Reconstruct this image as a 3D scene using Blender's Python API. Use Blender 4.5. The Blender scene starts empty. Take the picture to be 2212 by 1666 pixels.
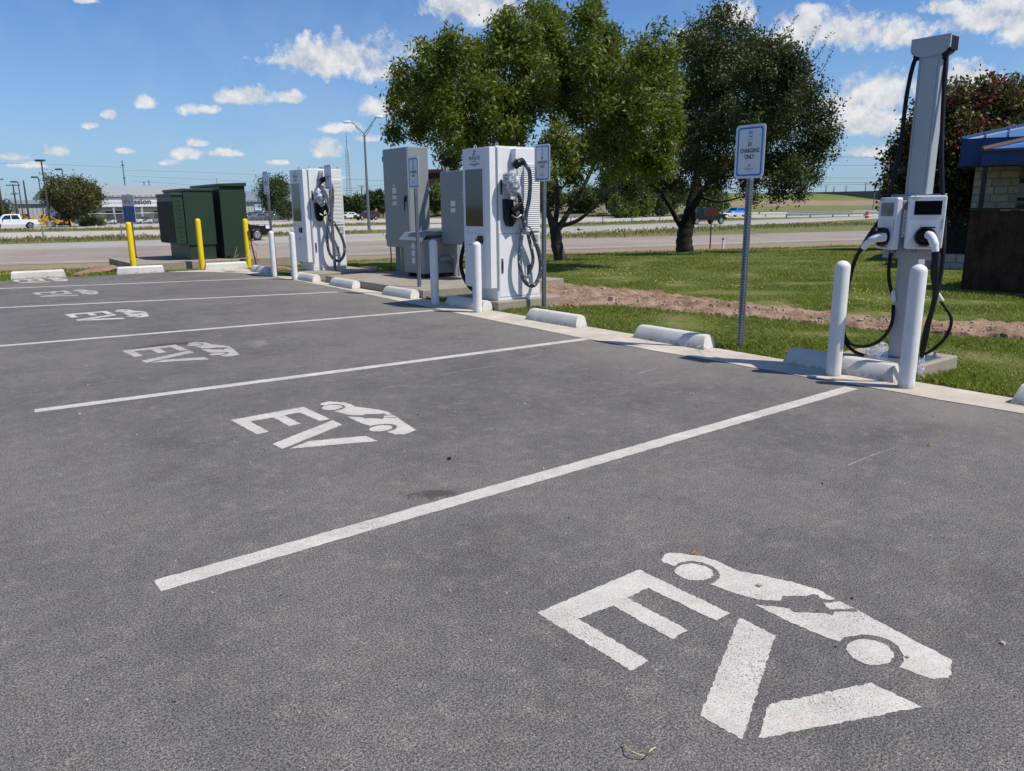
import bpy, bmesh, math, random
import numpy as np
from mathutils import Vector, Matrix
scene = bpy.context.scene
R = math.radians
random.seed(7)
rng = np.random.default_rng(11)
# ------------------------------------------------------------------ camera
# camera stands 1.34 m above the parking lot; X runs towards the kerb, Y along it to the highway
FPX, CXP, CYP, HORI, ROLL, CAMH = 1640.0, 1106.0, 833.0, 446.0, 0.01, 1.34
def _cam():
    n = np.cross(np.array([0, HORI-CYP, FPX]), np.array([1, -ROLL, 0.0])); n /= np.linalg.norm(n)
    if n[1] > 0: n = -n
    def bp(x, y):
        r = np.array([x-CXP, y-CYP, FPX]); return r*(-1/(n@r))
    u = bp(1840, 838)-bp(340, 1266); u /= np.linalg.norm(u)
    return np.array([u, np.cross(n, u), n])
CM = _cam(); CP = np.array([0, 0, CAMH])
cam_d = bpy.data.cameras.new('camera'); cam = bpy.data.objects.new('camera', cam_d)
scene.collection.objects.link(cam); scene.camera = cam
cr, cd_, cf = CM@np.array([1., 0, 0]), CM@np.array([0, 1., 0]), CM@np.array([0, 0, 1.])
cam.matrix_world = Matrix(((cr[0], -cd_[0], -cf[0], 0), (cr[1], -cd_[1], -cf[1], 0), (cr[2], -cd_[2], -cf[2], CAMH), (0, 0, 0, 1)))
cam_d.sensor_width = 36; cam_d.lens = FPX/2212*36; cam_d.clip_end = 9000; cam_d.clip_start = 0.05
scene.render.resolution_x = 1024; scene.render.resolution_y = 771
# ------------------------------------------------------------------ light
SUN_EL, SUN_AZ = R(57), math.atan2(0.29, -0.5)          # azimuth from +Y towards +X
sd = Vector((math.sin(SUN_AZ)*math.cos(SUN_EL), math.cos(SUN_AZ)*math.cos(SUN_EL), math.sin(SUN_EL)))
sl = bpy.data.lights.new('sun', 'SUN'); sl.energy = 4.6; sl.angle = R(0.53); sl.color = (1, 0.93, 0.83)
so = bpy.data.objects.new('sun', sl); scene.collection.objects.link(so)
so.rotation_euler = sd.to_track_quat('Z', 'Y').to_euler(); so.location = (5, -8, 20)
scene.view_settings.view_transform = 'Standard'; scene.view_settings.look = 'None'
scene.view_settings.exposure = 0.10; scene.view_settings.gamma = 1
# pixel helpers (full picture 2212 x 1666): turn measured points into real places
def ray(x, y):
    r = CM@np.array([x-CXP, y-CYP, FPX]); return r/np.linalg.norm(r)
def G(x, y, z=0.0):
    r = ray(x, y); return Vector(CP+r*((z-CAMH)/r[2]))
def XP(x, y, X): r = ray(x, y); return Vector(CP+r*(X/r[0]))
def YP(x, y, Y): r = ray(x, y); return Vector(CP+r*(Y/r[1]))
def DP(x, y, D): r = ray(x, y); return Vector(CP+r*(D/math.hypot(r[0], r[1])))
def HAT(P, x, y): r = ray(x, y); return CAMH+(P[0]*r[0]+P[1]*r[1])/(r[0]**2+r[1]**2)*r[2]
def az_el(x, y):
    return Vector(ray(x, y))
# ------------------------------------------------------------------ sky with clouds
world = bpy.data.worlds.new('World'); scene.world = world; world.use_nodes = True
nt = world.node_tree; nt.nodes.clear()
def N(t, kind, **kw):
    n = t.nodes.new(kind)
    for k, v in kw.items():
        if k.startswith('i_'):
            key = k[2:]; n.inputs[int(key) if key.isdigit() else key].default_value = v
        else: setattr(n, k, v)
    return n
def math_(t, op, a, b=None, clamp=False):
    n = t.nodes.new('ShaderNodeMath'); n.operation = op; n.use_clamp = clamp
    for i, v in enumerate((a, b)):
        if v is None: continue
        if isinstance(v, (int, float)): n.inputs[i].default_value = v
        else: t.links.new(v, n.inputs[i])
    return n.outputs[0]
def mixc(t, fac, a, b, blend='MIX'):
    n = t.nodes.new('ShaderNodeMix'); n.data_type = 'RGBA'; n.blend_type = blend
    for i, v in ((0, fac), (6, a), (7, b)):
        if isinstance(v, (int, float)): n.inputs[i].default_value = v
        elif isinstance(v, tuple): n.inputs[i].default_value = (v[0], v[1], v[2], 1)
        else: t.links.new(v, n.inputs[i])
    return n.outputs[2]
def noise(t, vec, scale, detail=4, rough=0.55, lac=2.0):
    n = t.nodes.new('ShaderNodeTexNoise'); n.inputs['Scale'].default_value = scale
    n.inputs['Detail'].default_value = detail; n.inputs['Roughness'].default_value = rough
    n.inputs['Lacunarity'].default_value = lac
    if vec is not None: t.links.new(vec, n.inputs['Vector'])
    return n.outputs['Fac']
def ramp(t, fac, a, b, c0=(0, 0, 0), c1=(1, 1, 1)):
    n = t.nodes.new('ShaderNodeValToRGB'); e = n.color_ramp.elements
    if a > b: a, b, c0, c1 = b, a, c1, c0
    e[0].position = a; e[1].position = b; e[0].color = (*c0, 1); e[1].color = (*c1, 1)
    t.links.new(fac, n.inputs[0]); return n.outputs[0]
sky = N(nt, 'ShaderNodeTexSky', sky_type='NISHITA', sun_disc=False, sun_elevation=SUN_EL, sun_rotation=SUN_AZ,
        air_density=1.0, dust_density=0.6, ozone_density=2.2)
tc = N(nt, 'ShaderNodeTexCoord'); dirv = tc.outputs['Generated']
# clouds: (x, y, half width, half height) as seen over the lot, turned into sky directions
CL = [(735,135,125,42),(640,132,60,16),(820,160,60,28),(1015,12,95,52),(1840,75,120,42),(1730,60,70,42),(1690,95,60,40),(1680,180,60,50),
      (2150,45,85,40),(2195,10,80,40),(2215,70,60,38),(2060,20,55,18),(1885,205,72,42),(1860,270,100,28),(1830,225,45,38),(2080,185,55,40),(2140,195,30,28),(525,212,72,20),(437,238,40,13),(630,212,26,14),
      (830,236,62,24),(900,118,45,22),(312,222,22,15),(190,273,13,8),(118,328,25,12),(487,332,34,9),(412,335,24,13),(712,325,32,20),(740,278,36,14),
      (25,340,32,9),(275,328,18,6),(1590,35,42,32),(1480,110,40,32),(425,310,20,10),(1900,330,90,16),(240,250,14,10),(1070,30,60,30),(600,352,20,6),(360,353,14,6),(800,300,30,10),(180,2,18,7),(1760,20,30,14),(60,358,30,7),(690,385,60,6),(1950,80,0,0)]
sv = N(nt, 'ShaderNodeVectorMath', operation='NORMALIZE'); nt.links.new(dirv, sv.inputs[0]); D = sv.outputs[0]
def cloud_field(D, cl, sy=0.0):
    best = None
    for (x, y, w, h) in cl:
        w *= 1.12; h *= 1.1
        if w == 0: continue
        c = az_el(x, y-sy*h); rt = az_el(x+1, y-sy*h)-az_el(x, y-sy*h); rt.normalize(); up = c.cross(rt); up = -up if up.z < 0 else up
        pw, ph = w/FPX*c.dot(Vector(cf)), h/FPX*c.dot(Vector(cf))
        a = N(nt, 'ShaderNodeVectorMath', operation='DOT_PRODUCT'); nt.links.new(D, a.inputs[0]); a.inputs[1].default_value = rt/pw
        b = N(nt, 'ShaderNodeVectorMath', operation='DOT_PRODUCT'); nt.links.new(D, b.inputs[0]); b.inputs[1].default_value = up/ph
        oa, ob = -(c.dot(rt))/pw, -(c.dot(up))/ph
        A = math_(nt, 'ADD', a.outputs['Value'], oa); B = math_(nt, 'ADD', b.outputs['Value'], ob)
        B = math_(nt, 'MAXIMUM', B, math_(nt, 'MULTIPLY', B, -1.6))
        d = math_(nt, 'SQRT', math_(nt, 'ADD', math_(nt, 'MULTIPLY', A, A), math_(nt, 'MULTIPLY', B, B)))
        best = d if best is None else math_(nt, 'SMOOTH_MIN', best, d)
        if best is not d: best.node.inputs[2].default_value = 0.25
    return best
f1 = cloud_field(D, CL)
n1 = noise(nt, D, 26, 8, 0.62); n2 = noise(nt, D, 7, 3, 0.5)
n4 = noise(nt, D, 85, 6, 0.65)
den = math_(nt, 'ADD', math_(nt, 'SUBTRACT', 1.16, f1), math_(nt, 'ADD', math_(nt, 'ADD', math_(nt, 'MULTIPLY', math_(nt, 'SUBTRACT', n4, 0.5), 1.5), math_(nt, 'MULTIPLY', math_(nt, 'SUBTRACT', n1, 0.5), 2.4)), math_(nt, 'MULTIPLY', math_(nt, 'SUBTRACT', n2, 0.5), 0.8)))
cover = ramp(nt, den, -0.38, 0.58)
# the side of a cloud away from the sun is greyer
offv = N(nt, 'ShaderNodeVectorMath', operation='ADD', i_1=(0.0, 0.0, 0.012)); nt.links.new(D, offv.inputs[0])
n3 = noise(nt, offv.outputs[0], 26, 8, 0.62)
f2 = cloud_field(D, CL[:9]+CL[10:13]+CL[15:17]+[CL[18]], sy=0.55)
lit = math_(nt, 'ADD', math_(nt, 'MULTIPLY', math_(nt, 'SUBTRACT', n1, n3), 2.2), math_(nt, 'SUBTRACT', 1.18, math_(nt, 'MULTIPLY', math_(nt, 'SUBTRACT', 1.3, math_(nt, 'MINIMUM', f2, 1.3)), 0.0)))
cc = ramp(nt, math_(nt, 'SUBTRACT', lit, 0.4, True), 0.4, 1.0, (4.6, 5.1, 5.9), (8.2, 8.2, 8.2))
wisp = ramp(nt, math_(nt, 'MULTIPLY', noise(nt, D, 3.5, 6, 0.6), noise(nt, D, 12, 5, 0.6)), 0.23, 0.36)
sepz = N(nt, 'ShaderNodeSeparateXYZ'); nt.links.new(D, sepz.inputs[0])
base = mixc(nt, 1.0, sky.outputs[0], (0.62, 0.90, 1.24), 'MULTIPLY')
hz = ramp(nt, sepz.outputs['Z'], 0.0, 0.22, (1, 1, 1), (0, 0, 0))
base = mixc(nt, math_(nt, 'MULTIPLY', hz, 0.45), base, (3.9, 5.3, 7.6))
base = mixc(nt, math_(nt, 'MULTIPLY', wisp, 0.07), base, (6.5, 7.0, 7.6))
skyc = mixc(nt, math_(nt, 'MULTIPLY', cover, 0.93), base, cc)
bg = N(nt, 'ShaderNodeBackground', i_Strength=0.095); nt.links.new(skyc, bg.inputs[0])
wo = N(nt, 'ShaderNodeOutputWorld'); nt.links.new(bg.outputs[0], wo.inputs[0])
# ------------------------------------------------------------------ materials
def mat(name, col, rough=0.6, metal=0.0, spec=0.4, var=0.0, vscale=4.0, bump=0.0, bscale=60, coat=0.0, alpha=None, trans=0.0):
    m = bpy.data.materials.new(name); m.use_nodes = True; t = m.node_tree; b = t.nodes['Principled BSDF']
    b.inputs['Base Color'].default_value = (*col, 1); b.inputs['Roughness'].default_value = rough
    b.inputs['Metallic'].default_value = metal; b.inputs['Specular IOR Level'].default_value = spec
    if coat: b.inputs['Coat Weight'].default_value = coat; b.inputs['Coat Roughness'].default_value = 0.08
    if trans: b.inputs['Transmission Weight'].default_value = trans
    geo = t.nodes.new('ShaderNodeTexCoord')
    if var:
        f = noise(t, geo.outputs['Object'], vscale, 5, 0.6)
        c = mixc(t, ramp(t, f, 0.3, 0.7), tuple(x*(1-var) for x in col), tuple(min(1, x*(1+var)) for x in col))
        t.links.new(c, b.inputs['Base Color'])
    if bump:
        f = noise(t, geo.outputs['Object'], bscale, 4, 0.6)
        bn = t.nodes.new('ShaderNodeBump'); bn.inputs['Strength'].default_value = bump; bn.inputs['Distance'].default_value = 0.01
        t.links.new(f, bn.inputs['Height']); t.links.new(bn.outputs[0], b.inputs['Normal'])
    if alpha is not None: b.inputs['Alpha'].default_value = alpha
    return m
M = {}
M['white_metal'] = mat('white_powder_coat', (0.72, 0.725, 0.725), 0.42, var=0.04, vscale=3, spec=0.4)
M['white_paint'] = mat('bollard_white', (0.72, 0.71, 0.68), 0.55, var=0.06, vscale=6, bump=0.12, bscale=60)
M['yellow'] = mat('bollard_yellow', (0.86, 0.60, 0.0), 0.38, var=0.06, vscale=5)
M['galv'] = mat('galvanised_steel', (0.19, 0.215, 0.24), 0.45, 0.55, var=0.18, vscale=25)
M['grey_cab'] = mat('grey_enamel', (0.23, 0.25, 0.255), 0.42, var=0.04, vscale=2)
M['grey_lt'] = mat('light_grey_metal', (0.38, 0.41, 0.43), 0.38, 0.1, var=0.04, vscale=3)
M['grey_mid'] = mat('blue_grey_metal', (0.20, 0.235, 0.26), 0.45, var=0.05)
M['black'] = mat('black_plastic', (0.007, 0.007, 0.009), 0.32, spec=0.35)
M['blackmat'] = mat('black_rubber', (0.008, 0.008, 0.010), 0.55, spec=0.25)
M['screen'] = mat('screen_glass', (0.008, 0.010, 0.012), 0.06, spec=0.9)
M['screen2'] = mat('dark_display', (0.004, 0.003, 0.005), 0.5, spec=0.08)
M['lcd'] = mat('reflective_display', (0.22, 0.23, 0.21), 0.08, spec=0.9, var=0.5, vscale=14)
M['conc'] = None
M['green'] = mat('transformer_green', (0.022, 0.046, 0.030), 0.45, var=0.08, vscale=2, spec=0.35)
M['green_dk'] = mat('radiator_green_dark', (0.010, 0.016, 0.013), 0.5)
M['blue_line'] = mat('sign_blue', (0.02, 0.20, 0.52), 0.5)
M['sign_white'] = mat('sign_white', (0.66, 0.68, 0.72), 0.4, spec=0.5, var=0.03)
M['ink'] = mat('ink_grey', (0.06, 0.07, 0.085), 0.5)
M['ink_light'] = mat('ink_light_grey', (0.22, 0.23, 0.25), 0.5)
M['logo_blue'] = mat('logo_blue', (0.03, 0.22, 0.55), 0.5)
M['label_white'] = mat('label_white', (0.7, 0.7, 0.7), 0.5)
M['orange'] = mat('label_orange', (0.62, 0.12, 0.03), 0.5)
M['red'] = mat('red_plastic', (0.5, 0.02, 0.03), 0.4)
M['carwhite'] = mat('white_car_paint', (0.72, 0.74, 0.76), 0.25, coat=0.6)
M['carblack'] = mat('black_car_paint', (0.006, 0.007, 0.010), 0.25, coat=0.3, spec=0.3)
M['carblue'] = mat('bright_blue_car_paint', (0.0, 0.24, 0.85), 0.25, coat=0.7)
M['carred'] = mat('dark_red_car_paint', (0.05, 0.008, 0.016), 0.22, coat=0.8)
M['carnavy'] = mat('navy_car_paint', (0.01, 0.014, 0.026), 0.2, coat=0.8)
M['carsilver'] = mat('silver_car_paint', (0.33, 0.34, 0.36), 0.3, 0.5, coat=0.6)
M['cargreen'] = mat('green_car_paint', (0.02, 0.22, 0.10), 0.3, coat=0.6)
M['glass'] = mat('car_glass', (0.012, 0.018, 0.022), 0.06, spec=0.8)
M['chrome'] = mat('chrome', (0.6, 0.6, 0.62), 0.2, 0.9)
M['tyre'] = mat('tyre_rubber', (0.018, 0.018, 0.018), 0.75)
M['lampglass'] = mat('headlight', (0.75, 0.77, 0.8), 0.15)
M['tail'] = mat('tail_light', (0.4, 0.01, 0.01), 0.2)
M['machine'] = mat('machine_yellow', (0.50, 0.27, 0.012), 0.55, var=0.25)
M['wood_pole'] = mat('wood_pole', (0.075, 0.055, 0.045), 0.85, var=0.2, vscale=3)
M['bronze'] = mat('bronze_pole', (0.075, 0.062, 0.055), 0.6)
M['cart_roof'] = mat('cart_roof_tan', (0.55, 0.48, 0.36), 0.5)
M['rust'] = mat('rust_fence', (0.12, 0.05, 0.04), 0.8)
M['wire'] = mat('wire', (0.10, 0.11, 0.12), 0.4, 0.6)
M['wire_lit'] = mat('painted_lit_wire', (0.7, 0.7, 0.7), 0.3, 0.8)  # lit copy of the wire, its brightness put into the colour
M['straw'] = mat('dry_straw', (0.52, 0.42, 0.22), 0.8, var=0.2, vscale=20)
M['leafbrown'] = mat('fallen_leaf', (0.30, 0.14, 0.06), 0.8)
M['barrel'] = mat('orange_barrel', (0.65, 0.10, 0.03), 0.6)

def concrete(name, c, dark=0.75, spots=0.3, bump=0.35):
    m = bpy.data.materials.new(name); m.use_nodes = True; t = m.node_tree; b = t.nodes['Principled BSDF']
    g = t.nodes.new('ShaderNodeNewGeometry'); p = g.outputs['Position']
    f = ramp(t, noise(t, p, 2.2, 6, 0.65), 0.32, 0.68)
    col = mixc(t, f, tuple(x*dark for x in c), c)
    f2 = ramp(t, noise(t, p, 140, 3, 0.7), 0.35, 0.6)
    col = mixc(t, math_(t, 'MULTIPLY', math_(t, 'SUBTRACT', 1.0, f2), spots), col, tuple(x*0.55 for x in c))
    b.inputs['Roughness'].default_value = 0.9; b.inputs['Specular IOR Level'].default_value = 0.2
    t.links.new(col, b.inputs['Base Color'])
    bn = t.nodes.new('ShaderNodeBump'); bn.inputs['Strength'].default_value = bump; bn.inputs['Distance'].default_value = 0.006
    t.links.new(noise(t, p, 90, 5, 0.7), bn.inputs['Height']); t.links.new(bn.outputs[0], b.inputs['Normal'])
    return m
M['conc'] = concrete('pad_concrete', (0.36, 0.31, 0.255))
M['gutter'] = concrete('gutter_concrete', (0.62, 0.55, 0.46), 0.68)
M['stop'] = concrete('whitewashed_concrete', (0.76, 0.73, 0.67), 0.72, 0.45, 0.9)
M['foundation'] = concrete('lamp_foundation_concrete', (0.38, 0.36, 0.33))

def asphalt_nodes(t, p):
    big = noise(t, p, 0.35, 4, 0.6); mid = noise(t, p, 1.6, 7, 0.72); tr = noise(t, p, 8, 6, 0.78)
    gr = noise(t, p, 125, 4, 0.85); g2 = noise(t, p, 17, 6, 0.8); fine = noise(t, p, 230, 2, 0.75); hue = noise(t, p, 4, 6, 0.8)
    c = mixc(t, ramp(t, big, 0.40, 0.60), (0.106, 0.1035, 0.103), (0.134, 0.130, 0.127))
    c = mixc(t, math_(t, 'MULTIPLY', ramp(t, mid, 0.48, 0.62), 0.36), c, (0.175, 0.166, 0.158))
    c = mixc(t, math_(t, 'MULTIPLY', ramp(t, mid, 0.47, 0.36), 0.36), c, (0.068, 0.0645, 0.064))
    c = mixc(t, math_(t, 'MULTIPLY', ramp(t, hue, 0.52, 0.64), 0.45), c, (0.138, 0.118, 0.104))
    c = mixc(t, math_(t, 'MULTIPLY', ramp(t, tr, 0.52, 0.64), 0.35), c, (0.23, 0.215, 0.20))
    # aggregate grain on many scales, with dark pits and pale stone tips
    c = mixc(t, 1.0, c, ramp(t, gr, 0.39, 0.61, (0.34, 0.335, 0.34), (1.72, 1.70, 1.67)), 'MULTIPLY')
    c = mixc(t, 1.0, c, ramp(t, g2, 0.38, 0.62, (0.88, 0.875, 0.875), (1.12, 1.115, 1.11)), 'MULTIPLY')
    c = mixc(t, 1.0, c, ramp(t, fine, 0.36, 0.64, (0.35, 0.35, 0.355), (1.75, 1.73, 1.70)), 'MULTIPLY')
    for sc, lim, th, col in ((13.0, 0.085, 0.72, (0.016, 0.016, 0.016)), (9.0, 0.045, 0.80, (0.45, 0.42, 0.38))):
        v = N(t, 'ShaderNodeTexVoronoi', i_Scale=sc); t.links.new(p, v.inputs['Vector']); sz = N(t, 'ShaderNodeSeparateColor'); t.links.new(v.outputs['Color'], sz.inputs[0])
        hole = math_(t, 'MULTIPLY', math_(t, 'LESS_THAN', v.outputs['Distance'], math_(t, 'MULTIPLY', sz.outputs[0], lim)), math_(t, 'GREATER_THAN', sz.outputs[1], th))
        c = mixc(t, math_(t, 'MULTIPLY', hole, 0.85), c, col)
    h = math_(t, 'ADD', math_(t, 'MULTIPLY', gr, 0.9), math_(t, 'MULTIPLY', fine, 0.5))
    return c, h
def mk_asphalt():
    m = bpy.data.materials.new('lot_asphalt'); m.use_nodes = True; t = m.node_tree; b = t.nodes['Principled BSDF']
    p = t.nodes.new('ShaderNodeNewGeometry').outputs['Position']
    c, h = asphalt_nodes(t, p)
    # old stains with a shape of their own (mud by the markings, an oil patch by the stall line)
    for (x, y, w, l, ang, dk, k) in STAINS:
        mp = N(t, 'ShaderNodeMapping', vector_type='TEXTURE'); mp.inputs['Location'].default_value = (x, y, 0)
        mp.inputs['Rotation'].default_value = (0, 0, ang); mp.inputs['Scale'].default_value = (l, w, 1); t.links.new(p, mp.inputs[0])
        ln = N(t, 'ShaderNodeVectorMath', operation='LENGTH'); t.links.new(mp.outputs[0], ln.inputs[0])
        f = math_(t, 'ADD', ln.outputs['Value'], math_(t, 'MULTIPLY', math_(t, 'SUBTRACT', noise(t, p, 11, 7, 0.8), 0.5), 4.0))
        c = mixc(t, math_(t, 'MULTIPLY', ramp(t, f, 0.95, 0.45), k), c, dk)
    # sandy dust washed out along the gutter
    sx = N(t, 'ShaderNodeSeparateXYZ'); t.links.new(p, sx.inputs[0])
    g = math_(t, 'ADD', math_(t, 'MULTIPLY', sx.outputs[0], 0.1), math_(t, 'MULTIPLY', math_(t, 'SUBTRACT', noise(t, p, 1.1, 5, 0.6), 0.5), 0.28))
    c = mixc(t, math_(t, 'MULTIPLY', ramp(t, g, 0.44, 0.60), 0.45), c, (0.27, 0.235, 0.20))
    t.links.new(c, b.inputs['Base Color']); b.inputs['Roughness'].default_value = 0.88; b.inputs['Specular IOR Level'].default_value = 0.25
    bn = t.nodes.new('ShaderNodeBump'); bn.inputs['Strength'].default_value = 0.5; bn.inputs['Distance'].default_value = 0.0045
    t.links.new(h, bn.inputs['Height']); t.links.new(bn.outputs[0], b.inputs['Normal'])
    return m
s1, s2, s3 = G(940, 1068), G(375, 744), G(1090, 1130)
STAINS = [(s1.x, s1.y, 0.07, 0.16, -0.6, (0.05, 0.042, 0.036), 0.75), (s2.x, s2.y, 0.12, 0.42, -0.05, (0.06, 0.042, 0.032), 0.8),
          (s3.x, s3.y, 0.10, 0.22, -0.4, (0.06, 0.055, 0.05), 0.2), (3.6, 5.2, 0.4, 0.8, 1.0, (0.085, 0.08, 0.078), 0.3),
          (G(560,742).x, G(560,742).y, 0.10, 0.22, 1.2, (0.26, 0.25, 0.24), 0.5)]
M['asphalt'] = mk_asphalt()
def mk_paint(name, col, wear):
    m = bpy.data.materials.new(name); m.use_nodes = True; t = m.node_tree; b = t.nodes['Principled BSDF']
    p = t.nodes.new('ShaderNodeNewGeometry').outputs['Position']
    a, h = asphalt_nodes(t, p)
    c = mixc(t, ramp(t, noise(t, p, 5, 6, 0.75), 0.38, 0.6), tuple(x*0.80 for x in col), col)
    c = mixc(t, math_(t, 'MULTIPLY', ramp(t, noise(t, p, 7, 3, 0.6), 0.60, 0.72), 0.35), c, (0.56, 0.44, 0.32))
    c = mixc(t, math_(t, 'MULTIPLY', ramp(t, noise(t, p, 260, 1, 0.6), 0.50, 0.38), 0.6), c, tuple(x*0.5 for x in col))
    w = math_(t, 'ADD', noise(t, p, 190, 2, 0.7), math_(t, 'MULTIPLY', math_(t, 'SUBTRACT', noise(t, p, 3.0, 4, 0.6), 0.5), 0.35))
    c = mixc(t, math_(t, 'MULTIPLY', ramp(t, w, wear, wear-0.05), 0.9), c, a)
    t.links.new(c, b.inputs['Base Color']); b.inputs['Roughness'].default_value = 0.7; b.inputs['Specular IOR Level'].default_value = 0.3
    bn = t.nodes.new('ShaderNodeBump'); bn.inputs['Strength'].default_value = 0.45; bn.inputs['Distance'].default_value = 0.005
    t.links.new(h, bn.inputs['Height']); t.links.new(bn.outputs[0], b.inputs['Normal'])
    return m
M['paint'] = mk_paint('stencil_paint', (0.63, 0.60, 0.54), 0.40)
M['paint_worn'] = mk_paint('worn_stencil_paint', (0.52, 0.495, 0.45), 0.43)

def mk_ground():
    m = bpy.data.materials.new('grass_ground'); m.use_nodes = True; t = m.node_tree; b = t.nodes['Principled BSDF']
    p = t.nodes.new('ShaderNodeNewGeometry').outputs['Position']
    s = N(t, 'ShaderNodeSeparateXYZ'); t.links.new(p, s.inputs[0])
    n_a, n_b, n_c = noise(t, p, 0.25, 5, 0.6), noise(t, p, 1.6, 5, 0.65), noise(t, p, 38, 4, 0.7)
    c = mixc(t, ramp(t, n_a, 0.35, 0.65), (0.095, 0.140, 0.024), (0.160, 0.175, 0.045))
    c = mixc(t, math_(t, 'MULTIPLY', ramp(t, n_b, 0.48, 0.64), 0.75), c, (0.27, 0.225, 0.115))
    c = mixc(t, math_(t, 'MULTIPLY', ramp(t, n_c, 0.5, 0.32), 0.6), c, (0.030, 0.048, 0.010))
    c = mixc(t, math_(t, 'MULTIPLY', ramp(t, n_c, 0.55, 0.75), 0.35), c, (0.24, 0.24, 0.08))
    d = math_(t, 'ADD', s.outputs[1], math_(t, 'MULTIPLY', s.outputs[0], 0.36))
    dn = math_(t, 'ADD', d, math_(t, 'MULTIPLY', math_(t, 'SUBTRACT', n_a, 0.5), 6))
    # tan mown verge and gravel shoulder beside the frontage road, drier further out
    verge = math_(t, 'MULTIPLY', ramp(t, math_(t, 'MULTIPLY', dn, 0.01), 0.335, 0.365), ramp(t, math_(t, 'MULTIPLY', dn, 0.01), 0.60, 0.50))
    c = mixc(t, math_(t, 'MULTIPLY', verge, 0.85), c, (0.30, 0.235, 0.165))
    far = ramp(t, math_(t, 'MULTIPLY', dn, 0.01), 0.45, 0.6)
    c = mixc(t, math_(t, 'MULTIPLY', far, 0.75), c, mixc(t, ramp(t, n_b, 0.35, 0.65), (0.09, 0.125, 0.035), (0.22, 0.19, 0.11)))
    # bare tan band and greener top on the embankment
    hx = math_(t, 'MULTIPLY', math_(t, 'ADD', s.outputs[2], math_(t, 'MULTIPLY', math_(t, 'SUBTRACT', noise(t, p, 0.03, 4, 0.6), 0.5), 2.5)), 0.1)
    band = math_(t, 'MULTIPLY', ramp(t, hx, 0.03, 0.09), ramp(t, hx, 0.27, 0.20))
    c = mixc(t, math_(t, 'MULTIPLY', band, 0.85), c, (0.27, 0.20, 0.14))
    c = mixc(t, math_(t, 'MULTIPLY', ramp(t, hx, 0.20, 0.27), 0.9), c, mixc(t, ramp(t, noise(t, p, 0.1, 5, 0.6), 0.35, 0.65), (0.10, 0.15, 0.03), (0.15, 0.18, 0.05)))
    t.links.new(c, b.inputs['Base Color']); b.inputs['Roughness'].default_value = 0.95; b.inputs['Specular IOR Level'].default_value = 0.1
    bn = t.nodes.new('ShaderNodeBump'); bn.inputs['Strength'].default_value = 0.8; bn.inputs['Distance'].default_value = 0.03
    t.links.new(n_c, bn.inputs['Height']); t.links.new(bn.outputs[0], b.inputs['Normal'])
    return m
M['ground'] = mk_ground()
def mk_simple(name, c1, c2, s1, s2, spk=None, bump=0.3, rough=0.9):
    m = bpy.data.materials.new(name); m.use_nodes = True; t = m.node_tree; b = t.nodes['Principled BSDF']
    p = t.nodes.new('ShaderNodeNewGeometry').outputs['Position']
    c = mixc(t, ramp(t, noise(t, p, s1, 5, 0.6), 0.35, 0.65), c1, c2)
    c = mixc(t, math_(t, 'MULTIPLY', ramp(t, noise(t, p, s2, 4, 0.7), 0.5, 0.32), 0.5), c, tuple(x*0.5 for x in c1))
    if spk: c = mixc(t, ramp(t, noise(t, p, s2*1.7, 3, 0.7), 0.62, 0.68), c, spk)
    t.links.new(c, b.inputs['Base Color']); b.inputs['Roughness'].default_value = rough; b.inputs['Specular IOR Level'].default_value = 0.15
    bn = t.nodes.new('ShaderNodeBump'); bn.inputs['Strength'].default_value = bump; bn.inputs['Distance'].default_value = 0.02
    t.links.new(noise(t, p, s2, 4, 0.7), bn.inputs['Height']); t.links.new(bn.outputs[0], b.inputs['Normal'])
    return m
M['road_tan'] = mk_simple('frontage_asphalt', (0.265, 0.218, 0.188), (0.33, 0.283, 0.245), 0.15, 6)
M['road_grey'] = mk_simple('ramp_concrete', (0.33, 0.31, 0.28), (0.40, 0.375, 0.34), 0.12, 4)
M['road_conc'] = mk_simple('highway_concrete', (0.40, 0.37, 0.33), (0.47, 0.44, 0.395), 0.12, 4)
M['dirt'] = mk_simple('bare_dirt', (0.20, 0.118, 0.076), (0.37, 0.255, 0.175), 2.2, 26, (0.46, 0.38, 0.29), 1.0)
M['stone_chunk'] = mk_simple('limestone_chunk', (0.36, 0.29, 0.22), (0.50, 0.43, 0.34), 6, 60)
M['bark'] = mk_simple('bark', (0.05, 0.040, 0.033), (0.10, 0.083, 0.07), 5, 40, None, 1.0)
M['bark_dark'] = mk_simple('dark_bark', (0.022, 0.018, 0.016), (0.05, 0.042, 0.036), 4, 30, None, 1.0)

def mk_leaf(name, c1, c2, c3=None, trans=0.3):
    m = bpy.data.materials.new(name); m.use_nodes = True; t = m.node_tree; b = t.nodes['Principled BSDF']
    at = N(t, 'ShaderNodeAttribute', attribute_name='tint')
    c = mixc(t, at.outputs['Fac'], c1, c2)
    if c3: c = mixc(t, ramp(t, at.outputs['Fac'], 0.90, 0.93), c, c3)
    t.links.new(c, b.inputs['Base Color']); b.inputs['Roughness'].default_value = 0.55; b.inputs['Specular IOR Level'].default_value = 0.35
    tr = N(t, 'ShaderNodeBsdfTranslucent'); t.links.new(mixc(t, 1.0, c, (1.5, 1.5, 0.5), 'MULTIPLY'), tr.inputs[0])
    mx = N(t, 'ShaderNodeMixShader', i_0=trans); t.links.new(b.outputs[0], mx.inputs[1]); t.links.new(tr.outputs[0], mx.inputs[2])
    t.links.new(mx.outputs[0], t.nodes['Material Output'].inputs[0])
    return m
M['leaf_pecan'] = mk_leaf('pecan_leaf', (0.055, 0.100, 0.014), (0.185, 0.208, 0.030), (0.33, 0.22, 0.04), 0.30)
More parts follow.
